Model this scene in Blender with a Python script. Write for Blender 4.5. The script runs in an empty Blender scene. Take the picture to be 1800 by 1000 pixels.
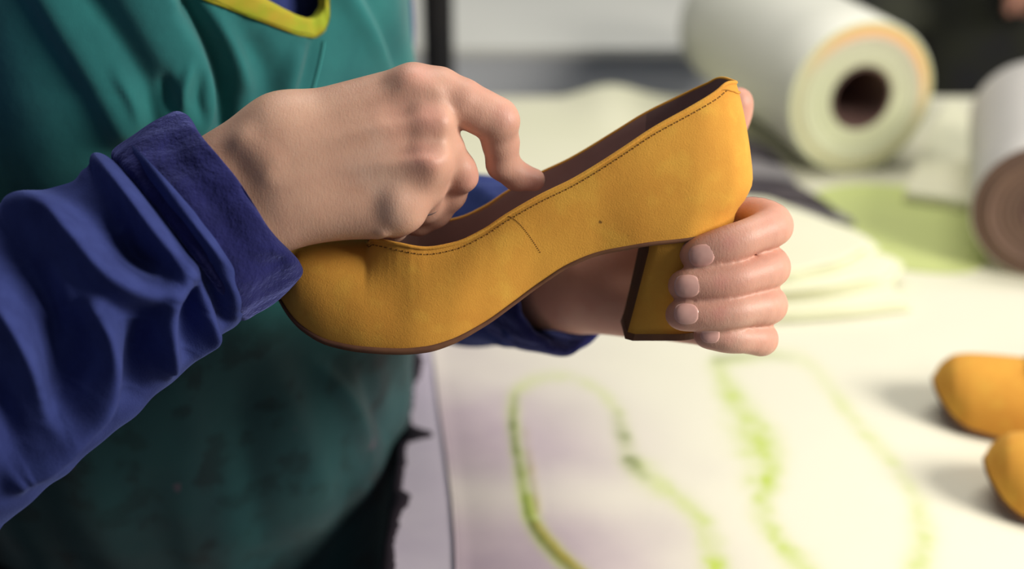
import bpy, bmesh, math, random
import numpy as np
from mathutils import Vector, Matrix
from mathutils.bvhtree import BVHTree

random.seed(7)
rng = np.random.default_rng(7)
SC = bpy.context.scene
COL = SC.collection

# ------------------------------------------------------------------ camera
PITCH = math.radians(25.0)
CAM = np.array([0.0, 0.0, 1.41])
FPX = 2500.0
cam = bpy.data.cameras.new('camera')
cam.sensor_width = 36.0
cam.lens = 36.0 * FPX / 1800.0
cam.clip_start = 0.05
cam.dof.use_dof = True
cam.dof.focus_distance = 0.665
cam.dof.aperture_fstop = 3.5
camo = bpy.data.objects.new('camera', cam)
COL.objects.link(camo)
camo.location = CAM
camo.rotation_euler = (math.pi / 2 - PITCH, 0, 0)
SC.camera = camo

# ------------------------------------------------------------------ world, lights, exposure
SC.view_settings.view_transform = 'Standard'
SC.view_settings.look = 'None'
SC.view_settings.exposure = 0.0
SC.view_settings.gamma = 1.0
SC.view_settings.use_curve_mapping = False
world = bpy.data.worlds.new('world')
SC.world = world
world.use_nodes = True
world.node_tree.nodes['Background'].inputs[0].default_value = (0.80, 0.86, 1.0, 1)
world.node_tree.nodes['Background'].inputs[1].default_value = 0.16


def area(name, loc, target, size, power, color):
    l = bpy.data.lights.new(name, 'AREA')
    l.shape = 'RECTANGLE'
    l.size, l.size_y = size
    l.energy = power
    l.color = color
    o = bpy.data.objects.new(name, l)
    COL.objects.link(o)
    o.location = loc
    d = Vector(target) - Vector(loc)
    o.rotation_euler = d.to_track_quat('-Z', 'Y').to_euler()
    return o


area('window_light', (1.10, 0.28, 1.66), (-0.05, 0.75, 1.1), (0.5, 0.45), 22, (1.0, 0.95, 0.87))
area('ceiling_light', (0.35, 1.5, 2.9), (0.3, 1.2, 0.9), (1.6, 0.5), 26, (1.0, 0.97, 0.90))

# ------------------------------------------------------------------ camera geometry helpers
cP, sP = math.cos(PITCH), math.sin(PITCH)
RT = np.array([1.0, 0, 0])
UP = np.array([0, sP, cP])
FW = np.array([0, cP, -sP])


def P(px, py, d):
    """world point that stands at depth d behind photo position px, py"""
    return CAM + d * (FW + RT * (px - 900) / FPX + UP * (500 - py) / FPX)


def proj(pts):
    v = np.asarray(pts) - CAM
    z = v @ FW
    return 900 + FPX * (v @ RT) / z, 500 - FPX * (v @ UP) / z, z


TZ = 0.90


def T(px, py, z=TZ):
    r = FW + RT * (px - 900) / FPX + UP * (500 - py) / FPX
    return CAM + r * ((CAM[2] - z) / -r[2])


# ------------------------------------------------------------------ materials
def new_mat(name):
    m = bpy.data.materials.new(name)
    m.use_nodes = True
    nt = m.node_tree
    return m, nt, nt.nodes['Principled BSDF']


def srgb(r, g, b):
    f = lambda c: ((c / 255 + 0.055) / 1.055) ** 2.4 if c > 10 else c / 255 / 12.92
    return (f(r), f(g), f(b), 1)


def noise_mix(nt, c1, c2, scale, detail=4, lo=0.35, hi=0.65, vec=None, rough=0.55):
    n = nt.nodes.new('ShaderNodeTexNoise')
    n.inputs['Scale'].default_value = scale
    n.inputs['Detail'].default_value = detail
    n.inputs['Roughness'].default_value = rough
    if vec is None:
        tc = nt.nodes.new('ShaderNodeTexCoord')
        vec = tc.outputs['Object']
    nt.links.new(vec, n.inputs['Vector'])
    mr = nt.nodes.new('ShaderNodeMapRange')
    mr.inputs['From Min'].default_value = lo
    mr.inputs['From Max'].default_value = hi
    nt.links.new(n.outputs['Fac'], mr.inputs['Value'])
    mx = nt.nodes.new('ShaderNodeMix')
    mx.data_type = 'RGBA'
    nt.links.new(mr.outputs['Result'], mx.inputs['Factor'])
    for sock, c in ((mx.inputs[6], c1), (mx.inputs[7], c2)):
        if isinstance(c, tuple):
            sock.default_value = c
        else:
            nt.links.new(c, sock)
    return mx.outputs[2], vec


def attr_mix(nt, name, c1, c2):
    a = nt.nodes.new('ShaderNodeAttribute')
    a.attribute_name = name
    mx = nt.nodes.new('ShaderNodeMix')
    mx.data_type = 'RGBA'
    nt.links.new(a.outputs['Fac'], mx.inputs['Factor'])
    for sock, c in ((mx.inputs[6], c1), (mx.inputs[7], c2)):
        if isinstance(c, tuple):
            sock.default_value = c
        else:
            nt.links.new(c, sock)
    return mx.outputs[2]


def bump(nt, bsdf, vec, scale, dist, strength=0.5, detail=3, stretch=None, prev=None):
    if stretch:
        mp = nt.nodes.new('ShaderNodeMapping')
        mp.inputs['Scale'].default_value = stretch
        nt.links.new(vec, mp.inputs['Vector'])
        vec = mp.outputs[0]
    n = nt.nodes.new('ShaderNodeTexNoise')
    n.inputs['Scale'].default_value = scale
    n.inputs['Detail'].default_value = detail
    nt.links.new(vec, n.inputs['Vector'])
    b = nt.nodes.new('ShaderNodeBump')
    b.inputs['Strength'].default_value = strength
    b.inputs['Distance'].default_value = dist
    nt.links.new(n.outputs['Fac'], b.inputs['Height'])
    if prev is not None:
        nt.links.new(prev, b.inputs['Normal'])
    nt.links.new(b.outputs['Normal'], bsdf.inputs['Normal'])
    return b.outputs['Normal']


def simple(name, c1, c2=None, scale=40, rough=0.7, bscale=None, bdist=0.0005, bstr=0.5, sheen=0, metal=0,
           spec=0.3, lo=0.35, hi=0.65, trans=0.0):
    m, nt, b = new_mat(name)
    col, vec = noise_mix(nt, c1, c2 or c1, scale, lo=lo, hi=hi)
    nt.links.new(col, b.inputs['Base Color'])
    b.inputs['Roughness'].default_value = rough
    b.inputs['Metallic'].default_value = metal
    b.inputs['Specular IOR Level'].default_value = spec
    if sheen:
        b.inputs['Sheen Weight'].default_value = sheen
        b.inputs['Sheen Roughness'].default_value = 0.5
    if trans:
        b.inputs['Transmission Weight'].default_value = trans
    if bscale:
        bump(nt, b, vec, bscale, bdist, bstr)
    return m


M = {}
# suede
m, nt, b = new_mat('ochre_suede')
c, vec = noise_mix(nt, (0.72, 0.355, 0.055, 1), (0.60, 0.265, 0.040, 1), 28, 6, 0.3, 0.72)
c, _ = noise_mix(nt, c, (0.74, 0.42, 0.065, 1), 60, 6, 0.50, 0.85, vec)
c, _ = noise_mix(nt, c, (0.22, 0.10, 0.02, 1), 170, 2, 0.76, 0.80, vec)
nt.links.new(c, b.inputs['Base Color'])
b.inputs['Roughness'].default_value = 0.85
b.inputs['Specular IOR Level'].default_value = 0.15
b.inputs['Sheen Weight'].default_value = 0.25
b.inputs['Sheen Tint'].default_value = (1, 0.7, 0.25, 1)
p = bump(nt, b, vec, 1400, 0.0003, 0.5)
bump(nt, b, vec, 130, 0.0006, 0.25, prev=p)
M['suede'] = m
M['suede_dark'] = simple('brown_heel_breast', (0.16, 0.060, 0.020, 1), (0.12, 0.045, 0.018, 1), 60, 0.8)
M['thread'] = simple('brown_thread', (0.24, 0.11, 0.018, 1), None, 60, 0.8)
M['lining'] = simple('mauve_leather_lining', (0.46, 0.31, 0.28, 1), (0.40, 0.265, 0.24, 1), 30, 0.6, 300, 0.0003, 0.3)
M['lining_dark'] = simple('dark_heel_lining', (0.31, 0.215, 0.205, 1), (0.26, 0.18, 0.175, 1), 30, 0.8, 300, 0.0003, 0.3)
M['sole'] = simple('brown_sole', (0.17, 0.075, 0.035, 1), (0.12, 0.05, 0.028, 1), 80, 0.55)
# skin
m, nt, b = new_mat('skin')
c, vec = noise_mix(nt, (0.66, 0.40, 0.28, 1), (0.58, 0.33, 0.23, 1), 45, 5, 0.3, 0.7)
c = attr_mix(nt, 'redness', c, (0.60, 0.26, 0.21, 1))
c, _ = noise_mix(nt, c, (0.68, 0.46, 0.35, 1), 18, 3, 0.55, 0.8, vec)
nt.links.new(c, b.inputs['Base Color'])
b.inputs['Roughness'].default_value = 0.48
b.inputs['Specular IOR Level'].default_value = 0.35
b.inputs['Subsurface Weight'].default_value = 0.25
b.inputs['Subsurface Radius'].default_value = (1.0, 0.35, 0.2)
b.inputs['Subsurface Scale'].default_value = 0.004
p = bump(nt, b, vec, 520, 0.0004, 0.3, 4, (2.2, 1, 0.7))
p = bump(nt, b, vec, 1300, 0.0002, 0.4, 2, None, p)
bump(nt, b, vec, 150, 0.0004, 0.2, 3, (1.3, 1, 0.8), p)
M['skin'] = m
M['nail'] = simple('fingernail', (0.76, 0.44, 0.37, 1), (0.72, 0.40, 0.34, 1), 200, 0.25, spec=0.5)
# fabrics
m, nt, b = new_mat('blue_fleece')
c, vec = noise_mix(nt, (0.036, 0.050, 0.180, 1), (0.027, 0.037, 0.140, 1), 60, 4)
nt.links.new(c, b.inputs['Base Color'])
b.inputs['Roughness'].default_value = 0.9
b.inputs['Specular IOR Level'].default_value = 0.1
b.inputs['Sheen Weight'].default_value = 0.15
b.inputs['Sheen Roughness'].default_value = 0.4
b.inputs['Sheen Tint'].default_value = (0.35, 0.45, 1, 1)
p = bump(nt, b, vec, 1300, 0.0004, 0.6)
bump(nt, b, vec, 160, 0.001, 0.35, prev=p)
M['fleece'] = m
m, nt, b = new_mat('blue_fleece_cuff')
c, vec = noise_mix(nt, (0.017, 0.018, 0.095, 1), (0.012, 0.013, 0.066, 1), 60, 4)
nt.links.new(c, b.inputs['Base Color'])
b.inputs['Roughness'].default_value = 0.95
b.inputs['Specular IOR Level'].default_value = 0.1
b.inputs['Sheen Weight'].default_value = 0.35
b.inputs['Sheen Tint'].default_value = (0.35, 0.4, 1, 1)
p = bump(nt, b, vec, 700, 0.0007, 0.7)
bump(nt, b, vec, 230, 0.002, 0.6, prev=p)
M['cuff'] = m
m, nt, b = new_mat('teal_apron_cloth')
c, vec = noise_mix(nt, (0.024, 0.185, 0.180, 1), (0.016, 0.120, 0.125, 1), 14, 5)
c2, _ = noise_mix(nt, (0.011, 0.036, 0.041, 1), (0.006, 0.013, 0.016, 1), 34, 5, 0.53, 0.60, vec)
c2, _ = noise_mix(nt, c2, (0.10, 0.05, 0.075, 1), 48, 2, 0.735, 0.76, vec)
c = attr_mix(nt, 'lower_dark', c, c2)  # lower cloth mixes to a much darker, stain-spotted teal
nt.links.new(c, b.inputs['Base Color'])
b.inputs['Roughness'].default_value = 0.85
b.inputs['Specular IOR Level'].default_value = 0.2
b.inputs['Sheen Weight'].default_value = 0.2
p = bump(nt, b, vec, 1500, 0.0002, 0.5)
bump(nt, b, vec, 60, 0.0015, 0.4, prev=p)
M['apron'] = m
M['trim'] = simple('chartreuse_binding', (0.30, 0.36, 0.018, 1), (0.42, 0.31, 0.022, 1), 55, 0.8, 900, 0.0003, 0.5)
M['trousers'] = simple('dark_trousers', (0.02, 0.022, 0.03, 1), None, 20, 0.9)
M['boot'] = simple('black_shoe', (0.012, 0.012, 0.012, 1), None, 20, 0.6)
M['silver'] = simple('silver', (0.8, 0.8, 0.8, 1), None, 20, 0.2, metal=1)
# room
M['wall'] = simple('grey_wall', (0.46, 0.47, 0.44, 1), (0.42, 0.43, 0.41, 1), 2, 0.9)
M['floor'] = simple('dark_floor', (0.035, 0.033, 0.034, 1), (0.05, 0.047, 0.047, 1), 5, 0.7)
M['cab'] = simple('grey_metal', (0.74, 0.76, 0.78, 1), (0.68, 0.70, 0.72, 1), 3, 0.6)
M['cab_top'] = simple('pale_bench_top', (0.80, 0.80, 0.74, 1), (0.76, 0.76, 0.70, 1), 3, 0.5)
M['black'] = simple('black_paint', (0.014, 0.014, 0.016, 1), (0.02, 0.018, 0.02, 1), 15, 0.6)
M['tabletop'] = simple('pale_table_board', (0.82, 0.80, 0.62, 1), (0.78, 0.76, 0.60, 1), 9, 0.5, 60, 0.0003, 0.3, spec=0.4)
M['edge'] = simple('dark_table_edge', (0.03, 0.02, 0.03, 1), (0.02, 0.015, 0.02, 1), 15, 0.7)
M['leg'] = simple('steel_leg', (0.08, 0.08, 0.08, 1), None, 15, 0.5, metal=0.5)
M['cream'] = simple('cream_sheet', (0.84, 0.82, 0.62, 1), (0.80, 0.79, 0.58, 1), 6, 0.7)
M['cream2'] = simple('pale_green_sheet', (0.80, 0.82, 0.58, 1), (0.74, 0.77, 0.53, 1), 6, 0.7)
M['green_film'] = simple('light_green_sheet', (0.62, 0.70, 0.27, 1), (0.56, 0.62, 0.25, 1), 5, 0.5)
M['grey_dark'] = simple('dark_grey_leather', (0.085, 0.07, 0.078, 1), (0.06, 0.05, 0.058, 1), 25, 0.7)
M['grey_mid'] = simple('mid_grey_leather', (0.27, 0.25, 0.25, 1), (0.23, 0.215, 0.22, 1), 25, 0.7)
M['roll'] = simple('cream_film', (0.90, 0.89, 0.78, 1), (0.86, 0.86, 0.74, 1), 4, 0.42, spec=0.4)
M['roll_grey'] = simple('greyish_paper', (0.72, 0.69, 0.64, 1), (0.67, 0.64, 0.60, 1), 4, 0.6)
M['kraft'] = simple('brown_kraft', (0.155, 0.095, 0.068, 1), (0.13, 0.08, 0.06, 1), 30, 0.8)
M['core'] = simple('cardboard_core', (0.16, 0.09, 0.075, 1), (0.12, 0.07, 0.06, 1), 30, 0.8)
M['jacket'] = simple('dark_olive_jacket', (0.050, 0.053, 0.032, 1), (0.035, 0.034, 0.042, 1), 9, 0.9)


# ------------------------------------------------------------------ object helpers
def tag(o, label=None, cat=None, group=None, kind=None):
    if label: o['label'] = label
    if cat: o['category'] = cat
    if group: o['group'] = group
    if kind: o['kind'] = kind
    return o


def empty(name, loc):
    o = bpy.data.objects.new(name, None)
    COL.objects.link(o)
    o.location = loc
    o.empty_display_size = 0.05
    return o


def mk(name, verts, faces, mat, parent=None, smooth=True, attrs=None, world_coords=True):
    """one mesh object; verts are world coordinates, moved into the parent's frame"""
    me = bpy.data.meshes.new(name)
    verts = np.asarray(verts, dtype=float)
    if parent is not None and world_coords:
        inv = np.array(parent_matrix(parent).inverted())
        verts = verts @ inv[:3, :3].T + inv[:3, 3]
    me.from_pydata(verts.tolist(), [], faces if isinstance(faces, list) else faces.tolist())
    mats = mat if isinstance(mat, (list, tuple)) else [mat]
    for m_ in mats: me.materials.append(m_)
    if smooth:
        me.polygons.foreach_set('use_smooth', [True] * len(me.polygons))
    if attrs:
        for k, v in attrs.items():
            a = me.attributes.new(k, 'FLOAT', 'POINT')
            a.data.foreach_set('value', np.asarray(v, dtype=float))
    me.update()
    o = bpy.data.objects.new(name, me)
    COL.objects.link(o)
    if parent is not None:
        o.parent = parent
    return o


def parent_matrix(o):
    m = Matrix.LocRotScale(o.location, o.rotation_euler, o.scale)
    return parent_matrix(o.parent) @ m if o.parent else m


def grid_faces(nu, nv, close_u=False, close_v=False, base=0, flip=False):
    i = np.arange(nu if close_u else nu - 1)
    j = np.arange(nv if close_v else nv - 1)
    I, J = np.meshgrid(i, j, indexing='ij')
    I2, J2 = (I + 1) % nu, (J + 1) % nv
    q = np.stack([I * nv + J, I2 * nv + J, I2 * nv + J2, I * nv + J2], -1).reshape(-1, 4) + base
    return q[:, ::-1] if flip else q


class MB:
    def __init__(s): s.v, s.f = [], []

    def n(s): return len(s.v)

    def add(s, v, f):
        b = len(s.v)
        s.v += [tuple(p) for p in np.asarray(v, float)]
        s.f += [[int(k) + b for k in q] for q in f]

    def box(s, lo, hi):
        x0, y0, z0 = lo; x1, y1, z1 = hi
        s.add([(x0, y0, z0), (x1, y0, z0), (x1, y1, z0), (x0, y1, z0), (x0, y0, z1), (x1, y0, z1), (x1, y1, z1), (x0, y1, z1)],
              [(0, 3, 2, 1), (4, 5, 6, 7), (0, 1, 5, 4), (1, 2, 6, 5), (2, 3, 7, 6), (3, 0, 4, 7)])

    def tube(s, pts, r, n=10, caps=True, closed=False):
        pts = np.asarray(pts, float)
        N = len(pts)
        r = np.full(N, r) if np.isscalar(r) else np.asarray(r)
        tan = np.gradient(pts, axis=0)
        if closed:
            tan = np.roll(pts, -1, 0) - np.roll(pts, 1, 0)
        tan /= np.linalg.norm(tan, axis=1)[:, None] + 1e-12
        ref = np.array([0, 0, 1.0]) if abs(tan[0][2]) < .9 else np.array([1.0, 0, 0])
        u = np.cross(tan[0], ref); u /= np.linalg.norm(u)
        V = []
        for k in range(N):
            u = u - tan[k] * (u @ tan[k]); u /= np.linalg.norm(u)
            w = np.cross(tan[k], u)
            a = np.linspace(0, 2 * np.pi, n, endpoint=False)
            V.append(pts[k] + r[k] * (np.cos(a)[:, None] * u + np.sin(a)[:, None] * w))
        V = np.concatenate(V)
        F = grid_faces(N, n, closed, True).tolist()
        if caps and not closed:
            F += [list(range(n))[::-1], list(range((N - 1) * n, N * n))]
        s.add(V, F)

    def build(s, name, mat, parent=None, smooth=True):
        return mk(name, np.array(s.v), s.f, mat, parent, smooth)


def interp(x, xs, ys):
    return np.interp(x, xs, ys)


def smooth_interp(x, xs, ys):
    """monotone-ish cubic (catmull-rom / pchip) interpolation"""
    xs = np.asarray(xs, float); ys = np.asarray(ys, float)
    d = np.diff(ys) / np.diff(xs)
    m_ = np.zeros(len(xs))
    m_[1:-1] = np.where(d[:-1] * d[1:] > 0, 2 * d[:-1] * d[1:] / (d[:-1] + d[1:] + 1e-30), 0)
    m_[0], m_[-1] = d[0], d[-1]
    x = np.clip(np.asarray(x, float), xs[0], xs[-1])
    i = np.clip(np.searchsorted(xs, x) - 1, 0, len(xs) - 2)
    h = xs[i + 1] - xs[i]
    t = (x - xs[i]) / h
    return ((2 * t**3 - 3 * t**2 + 1) * ys[i] + (t**3 - 2 * t**2 + t) * h * m_[i]
            + (-2 * t**3 + 3 * t**2) * ys[i + 1] + (t**3 - t**2) * h * m_[i + 1])


def spline(pts, n):
    """catmull-rom through points -> n samples"""
    pts = np.asarray(pts, float)
    p = np.vstack([2 * pts[0] - pts[1], pts, 2 * pts[-1] - pts[-2]])
    t = np.linspace(0, len(pts) - 1, n)
    i = np.minimum(t.astype(int), len(pts) - 2)
    f = (t - i)[:, None]
    a, b_, c_, d = p[i], p[i + 1], p[i + 2], p[i + 3]
    return 0.5 * (2 * b_ + (c_ - a) * f + (2 * a - 5 * b_ + 4 * c_ - d) * f**2 + (3 * b_ - a - 3 * c_ + d) * f**3)


def sstep(a, b_, x):
    t = np.clip((x - a) / (b_ - a), 0, 1)
    return t * t * (3 - 2 * t)


def poly_dist(x, y, line):
    """signed distance to a polyline, arc parameter 0..1 of nearest point"""
    line = np.asarray(line, float)
    best = np.full(x.shape, 1e9); sd = np.zeros(x.shape); tt = np.zeros(x.shape)
    L = np.linalg.norm(np.diff(line, axis=0), axis=1)
    cum = np.concatenate([[0], np.cumsum(L)]) / L.sum()
    for k in range(len(line) - 1):
        a, b_ = line[k], line[k + 1]
        d = b_ - a
        u = np.clip(((x - a[0]) * d[0] + (y - a[1]) * d[1]) / (d @ d), 0, 1)
        qx, qy = x - a[0] - u * d[0], y - a[1] - u * d[1]
        r = np.hypot(qx, qy)
        s = np.sign(d[0] * qy - d[1] * qx)
        m_ = r < best
        best = np.where(m_, r, best); sd = np.where(m_, r * s, sd)
        tt = np.where(m_, cum[k] + u * (cum[k + 1] - cum[k]), tt)
    return best, sd, tt


def folds(px, py, ridges):
    """ridges: (line, amplitude_m, width_left, width_right, taper)"""
    D = np.zeros(px.shape)
    for line, amp, wl, wr, tp in ridges:
        ln = spline(line, max(12, 6 * len(line)))
        r, s, t = poly_dist(px, py, ln)
        w = np.where(s < 0, wl, wr)
        a = amp * (np.clip(np.sin(np.pi * np.clip(t, 0.02, 0.98)), 0, 1) ** tp if tp else 1)
        D += a * np.exp(-(r / w) ** 2)
    return D


# ------------------------------------------------------------------ signed distance modelling
class Field:
    def __init__(s, lo, hi, h):
        s.lo = np.asarray(lo, float); s.h = h
        s.n = np.ceil((np.asarray(hi) - s.lo) / h).astype(int) + 1
        s.F = np.full(s.n, 0.05, dtype=np.float32)

    def like(s):
        o = Field.__new__(Field)
        o.lo, o.h, o.n = s.lo, s.h, s.n
        o.F = np.full(s.n, 0.05, dtype=np.float32)
        return o

    def _sub(s, lo, hi):
        a = np.maximum(np.floor((lo - s.lo) / s.h).astype(int), 0)
        b_ = np.minimum(np.ceil((hi - s.lo) / s.h).astype(int) + 1, s.n)
        if np.any(b_ <= a): return None
        sl = tuple(slice(a[k], b_[k]) for k in range(3))
        g = np.meshgrid(*[s.lo[k] + s.h * np.arange(a[k], b_[k]) for k in range(3)], indexing='ij')
        return sl, g

    def cone(s, a, b_, ra, rb, k=0.004, cut=False, flat=None, ff=1.0):
        a = np.asarray(a, float); b_ = np.asarray(b_, float)
        R = max(ra, rb) * max(1, ff) + k + 3 * s.h
        r = s._sub(np.minimum(a, b_) - R, np.maximum(a, b_) + R)
        if r is None: return s
        sl, (X, Y, Z) = r
        d = b_ - a
        dd = max(d @ d, 1e-12)
        t = np.clip(((X - a[0]) * d[0] + (Y - a[1]) * d[1] + (Z - a[2]) * d[2]) / dd, 0, 1)
        vx, vy, vz = X - a[0] - t * d[0], Y - a[1] - t * d[1], Z - a[2] - t * d[2]
        if flat is not None:
            q = (vx * flat[0] + vy * flat[1] + vz * flat[2]) * (1 / ff - 1)
            vx, vy, vz = vx + q * flat[0], vy + q * flat[1], vz + q * flat[2]
        D = np.sqrt(vx * vx + vy * vy + vz * vz) - (ra + (rb - ra) * t)
        if flat is not None: D = D * min(1, (ff + 1) / 2)
        A = s.F[sl]
        if cut:
            D = -D
            h = np.maximum(k - np.abs(A - D), 0) / k
            s.F[sl] = np.maximum(A, D) + h * h * k * .25
        else:
            h = np.maximum(k - np.abs(A - D), 0) / k
            s.F[sl] = np.minimum(A, D) - h * h * k * .25
        return s

    def chain(s, pts, rad, k=0.004, **kw):
        for i in range(len(pts) - 1):
            s.cone(pts[i], pts[i + 1], rad[i], rad[i + 1], k, **kw)
        return s

    def merge(s, o, k):
        h = np.maximum(k - np.abs(s.F - o.F), 0) / k
        s.F = np.minimum(s.F, o.F) - h * h * k * .25
        return s

    def mesh(s, relax=2):
        F = s.F
        S = F < 0
        nx, ny, nz = F.shape
        cnt = np.zeros((nx - 1, ny - 1, nz - 1), np.int8)
        for i in (0, 1):
            for j in (0, 1):
                for k in (0, 1):
                    cnt += S[i:nx - 1 + i, j:ny - 1 + j, k:nz - 1 + k]
        act = (cnt > 0) & (cnt < 8)
        idx = np.argwhere(act)
        vid = -np.ones(act.shape, np.int64)
        vid[act] = np.arange(len(idx))
        acc = np.zeros((len(idx), 3)); num = np.zeros(len(idx))
        cor = [(i, j, k) for i in (0, 1) for j in (0, 1) for k in (0, 1)]
        val = {c_: F[idx[:, 0] + c_[0], idx[:, 1] + c_[1], idx[:, 2] + c_[2]] for c_ in cor}
        for c_ in cor:
            for ax in range(3):
                if c_[ax] == 0:
                    e = list(c_); e[ax] = 1; e = tuple(e)
                    A, B = val[c_], val[e]
                    m_ = (A < 0) != (B < 0)
                    t = np.where(m_, A / np.where(m_, A - B, 1), 0)
                    p = np.array(c_, float)[None] + 0 * acc
                    p[:, ax] = t
                    acc += p * m_[:, None]; num += m_
        V = s.lo + s.h * (idx + acc / num[:, None])
        faces = []
        for ax in range(3):
            o1, o2 = [(1, 2), (2, 0), (0, 1)][ax]
            sl0 = [slice(None)] * 3; sl1 = [slice(None)] * 3
            sl0[ax] = slice(0, -1); sl1[ax] = slice(1, None)
            A, B = S[tuple(sl0)], S[tuple(sl1)]
            for flip, mm in ((False, A & ~B), (True, ~A & B)):
                e = np.argwhere(mm)
                ok = (e[:, o1] > 0) & (e[:, o2] > 0) & (e[:, o1] < F.shape[o1] - 1) & (e[:, o2] < F.shape[o2] - 1)
                e = e[ok]
                q = []
                for a_, b_ in ((0, 0), (1, 0), (1, 1), (0, 1)):
                    c_ = e.copy(); c_[:, o1] -= a_; c_[:, o2] -= b_
                    q.append(vid[c_[:, 0], c_[:, 1], c_[:, 2]])
                q = np.stack(q, 1)
                faces.append(q[:, ::-1] if flip else q)
        Fc = np.concatenate(faces)
        Fc = Fc[(Fc >= 0).all(1)][:, ::1]
        for _ in range(relax):
            S_ = np.zeros_like(V); C_ = np.zeros(len(V))
            for k in range(4):
                a_, b_ = Fc[:, k], Fc[:, (k + 1) % 4]
                np.add.at(S_, a_, V[b_]); np.add.at(C_, a_, 1)
                np.add.at(S_, b_, V[a_]); np.add.at(C_, b_, 1)
            V = V * .45 + .55 * S_ / np.maximum(C_, 1)[:, None]
        return V, Fc


def mm(x): return x * 0.001


# ================================================================== THE SETTING
b = MB(); b.box((-3.2, -1.5, -0.05), (3.6, 4.2, 0.0)); tag(b.build('floor', M['floor'], smooth=False), kind='structure')
b = MB(); b.box((-3.2, 4.0, 0.0), (3.6, 4.1, 3.2)); tag(b.build('wall_back', M['wall'], smooth=False), kind='structure')
b = MB(); b.box((-3.3, -1.5, 0.0), (-3.2, 4.1, 3.2)); tag(b.build('wall_left', M['wall'], smooth=False), kind='structure')

# grey bench behind the table
bench = tag(empty('storage_bench', (0.2, 1.95, 0)), 'grey metal bench with a pale top standing behind the work table', 'bench')
b = MB(); b.box((-0.50, 1.80, 0.06), (0.38, 2.75, 0.898)); b.build('cabinet_body', M['cab'], bench, False)
b = MB(); b.box((-0.505, 1.795, 0.898), (0.385, 2.755, 0.910)); b.build('bench_top', M['cab_top'], bench, False)
b = MB(); b.box((-0.46, 1.84, 0.0), (0.34, 2.71, 0.06)); b.build('plinth', M['black'], bench, False)

# black upright post
post = tag(empty('machine_post', (0, 0, 0)), 'black upright metal post behind the person in the teal apron', 'post')
q = P(770, 60, 1.73)
post.location = (q[0], q[1], 0)
b = MB(); b.tube([(q[0], q[1], 0.02), (q[0], q[1], 1.75)], 0.019, 20); b.build('pole', M['black'], post)
b = MB(); b.tube([(q[0], q[1], 0.0), (q[0], q[1], 0.02)], [0.05, 0.047], 28); b.build('base_plate', M['black'], post)

# ------------------------------------------------------------------ work table
TX0, TX1, TY0, TY1 = -0.076, 1.25, 0.42, 1.62
tab = tag(empty('work_table', (0.5, 1.0, 0)), 'large pale shoemaking work table with a dark stained left edge', 'table')
b = MB(); b.box((TX0, TY0, TZ - 0.03), (TX1, TY1, TZ)); b.build('tabletop', M['tabletop'], tab, False)
b = MB()
# ragged dark glue crust along the left edge
N = 220
ys = np.linspace(0.46, 1.30, N)
prof = 0.0035 + 0.003 * np.abs(np.sin(ys * 61) * np.sin(ys * 23 + 1)) + rng.random(N) * 0.0025
for yc, wd, am in ((T(735, 765)[1], 0.008, 0.017), (T(712, 880)[1], 0.010, 0.008), (T(715, 650)[1], 0.02, 0.004)):
    prof += am * np.exp(-((ys - yc) / wd) ** 4)
V = []
for k in range(N):
    V += [(TX0 - 0.002, ys[k], TZ - 0.031), (TX0 - 0.002, ys[k], TZ + 0.0012), (TX0 + prof[k] * .8, ys[k], TZ + 0.0012),
          (TX0 + prof[k], ys[k], TZ - 0.0005)]
b.add(V, grid_faces(N, 4))
b.build('edge_crust', M['edge'], tab)
for x, y in ((0.0, 0.52), (1.17, 0.52), (0.0, 1.54), (1.17, 1.54)):
    b = MB(); b.box((x - .025, y - .025, 0), (x + .025, y + .025, TZ - 0.03)); b.build('leg', M['leg'], tab, False)

M['lav'] = simple('lavender_board', (0.66, 0.59, 0.66, 1), (0.54, 0.47, 0.57, 1), 9, 0.5, 60, 0.0003, 0.3, spec=0.4)
b = MB(); b.box((TX0 + .0005, 0.46, TZ + .0001), (0.06, 1.16, TZ + .0008))
tag(b.build('lavender_board', M['lav'], None, False), 'pale lavender board strip along the stained left table edge', 'board')
# pattern sheet with sprayed green sole outlines
m, nt, bs = new_mat('stained_pattern_card')
c, vec = noise_mix(nt, (0.81, 0.78, 0.63, 1), (0.79, 0.76, 0.61, 1), 7, 4)
c2, _ = noise_mix(nt, (0.42, 0.33, 0.39, 1), (0.58, 0.48, 0.50, 1), 9, 4, 0.3, 0.7, vec)
c = attr_mix(nt, 'pink', c, c2)
c = attr_mix(nt, 'green', c, (0.50, 0.62, 0.10, 1))
c = attr_mix(nt, 'dark', c, (0.10, 0.13, 0.04, 1))
c = attr_mix(nt, 'olive', c, (0.34, 0.27, 0.05, 1))
nt.links.new(c, bs.inputs['Base Color'])
bs.inputs['Roughness'].default_value = 0.55
bs.inputs['Specular IOR Level'].default_value = 0.35
bump(nt, bs, vec, 120, 0.0005, 0.3)
M['card'] = m
gx, gy = 420, 440
U, Vv = np.meshgrid(np.linspace(0, 1, gx), np.linspace(0, 1, gy), indexing='ij')
le = np.array([T(756, 600), T(764, 650), T(772, 720), T(784, 800), T(794, 880), T(800, 960), T(802, 1040)])
lx = smooth_interp(np.linspace(0, 1, 50), np.linspace(0, 1, 7), le[:, 0][::-1])
Y = 0.50 + Vv * 0.58
order = np.argsort(le[:, 1])
x_left = np.interp(Y, le[order, 1], le[order, 0])
X = x_left + (0.62 - x_left) * U
Z = np.full(X.shape, TZ + 0.0012)
px, py, _ = proj(np.stack([X, Y, Z], -1).reshape(-1, 3))
px = px.reshape(X.shape); py = py.reshape(X.shape)


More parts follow.
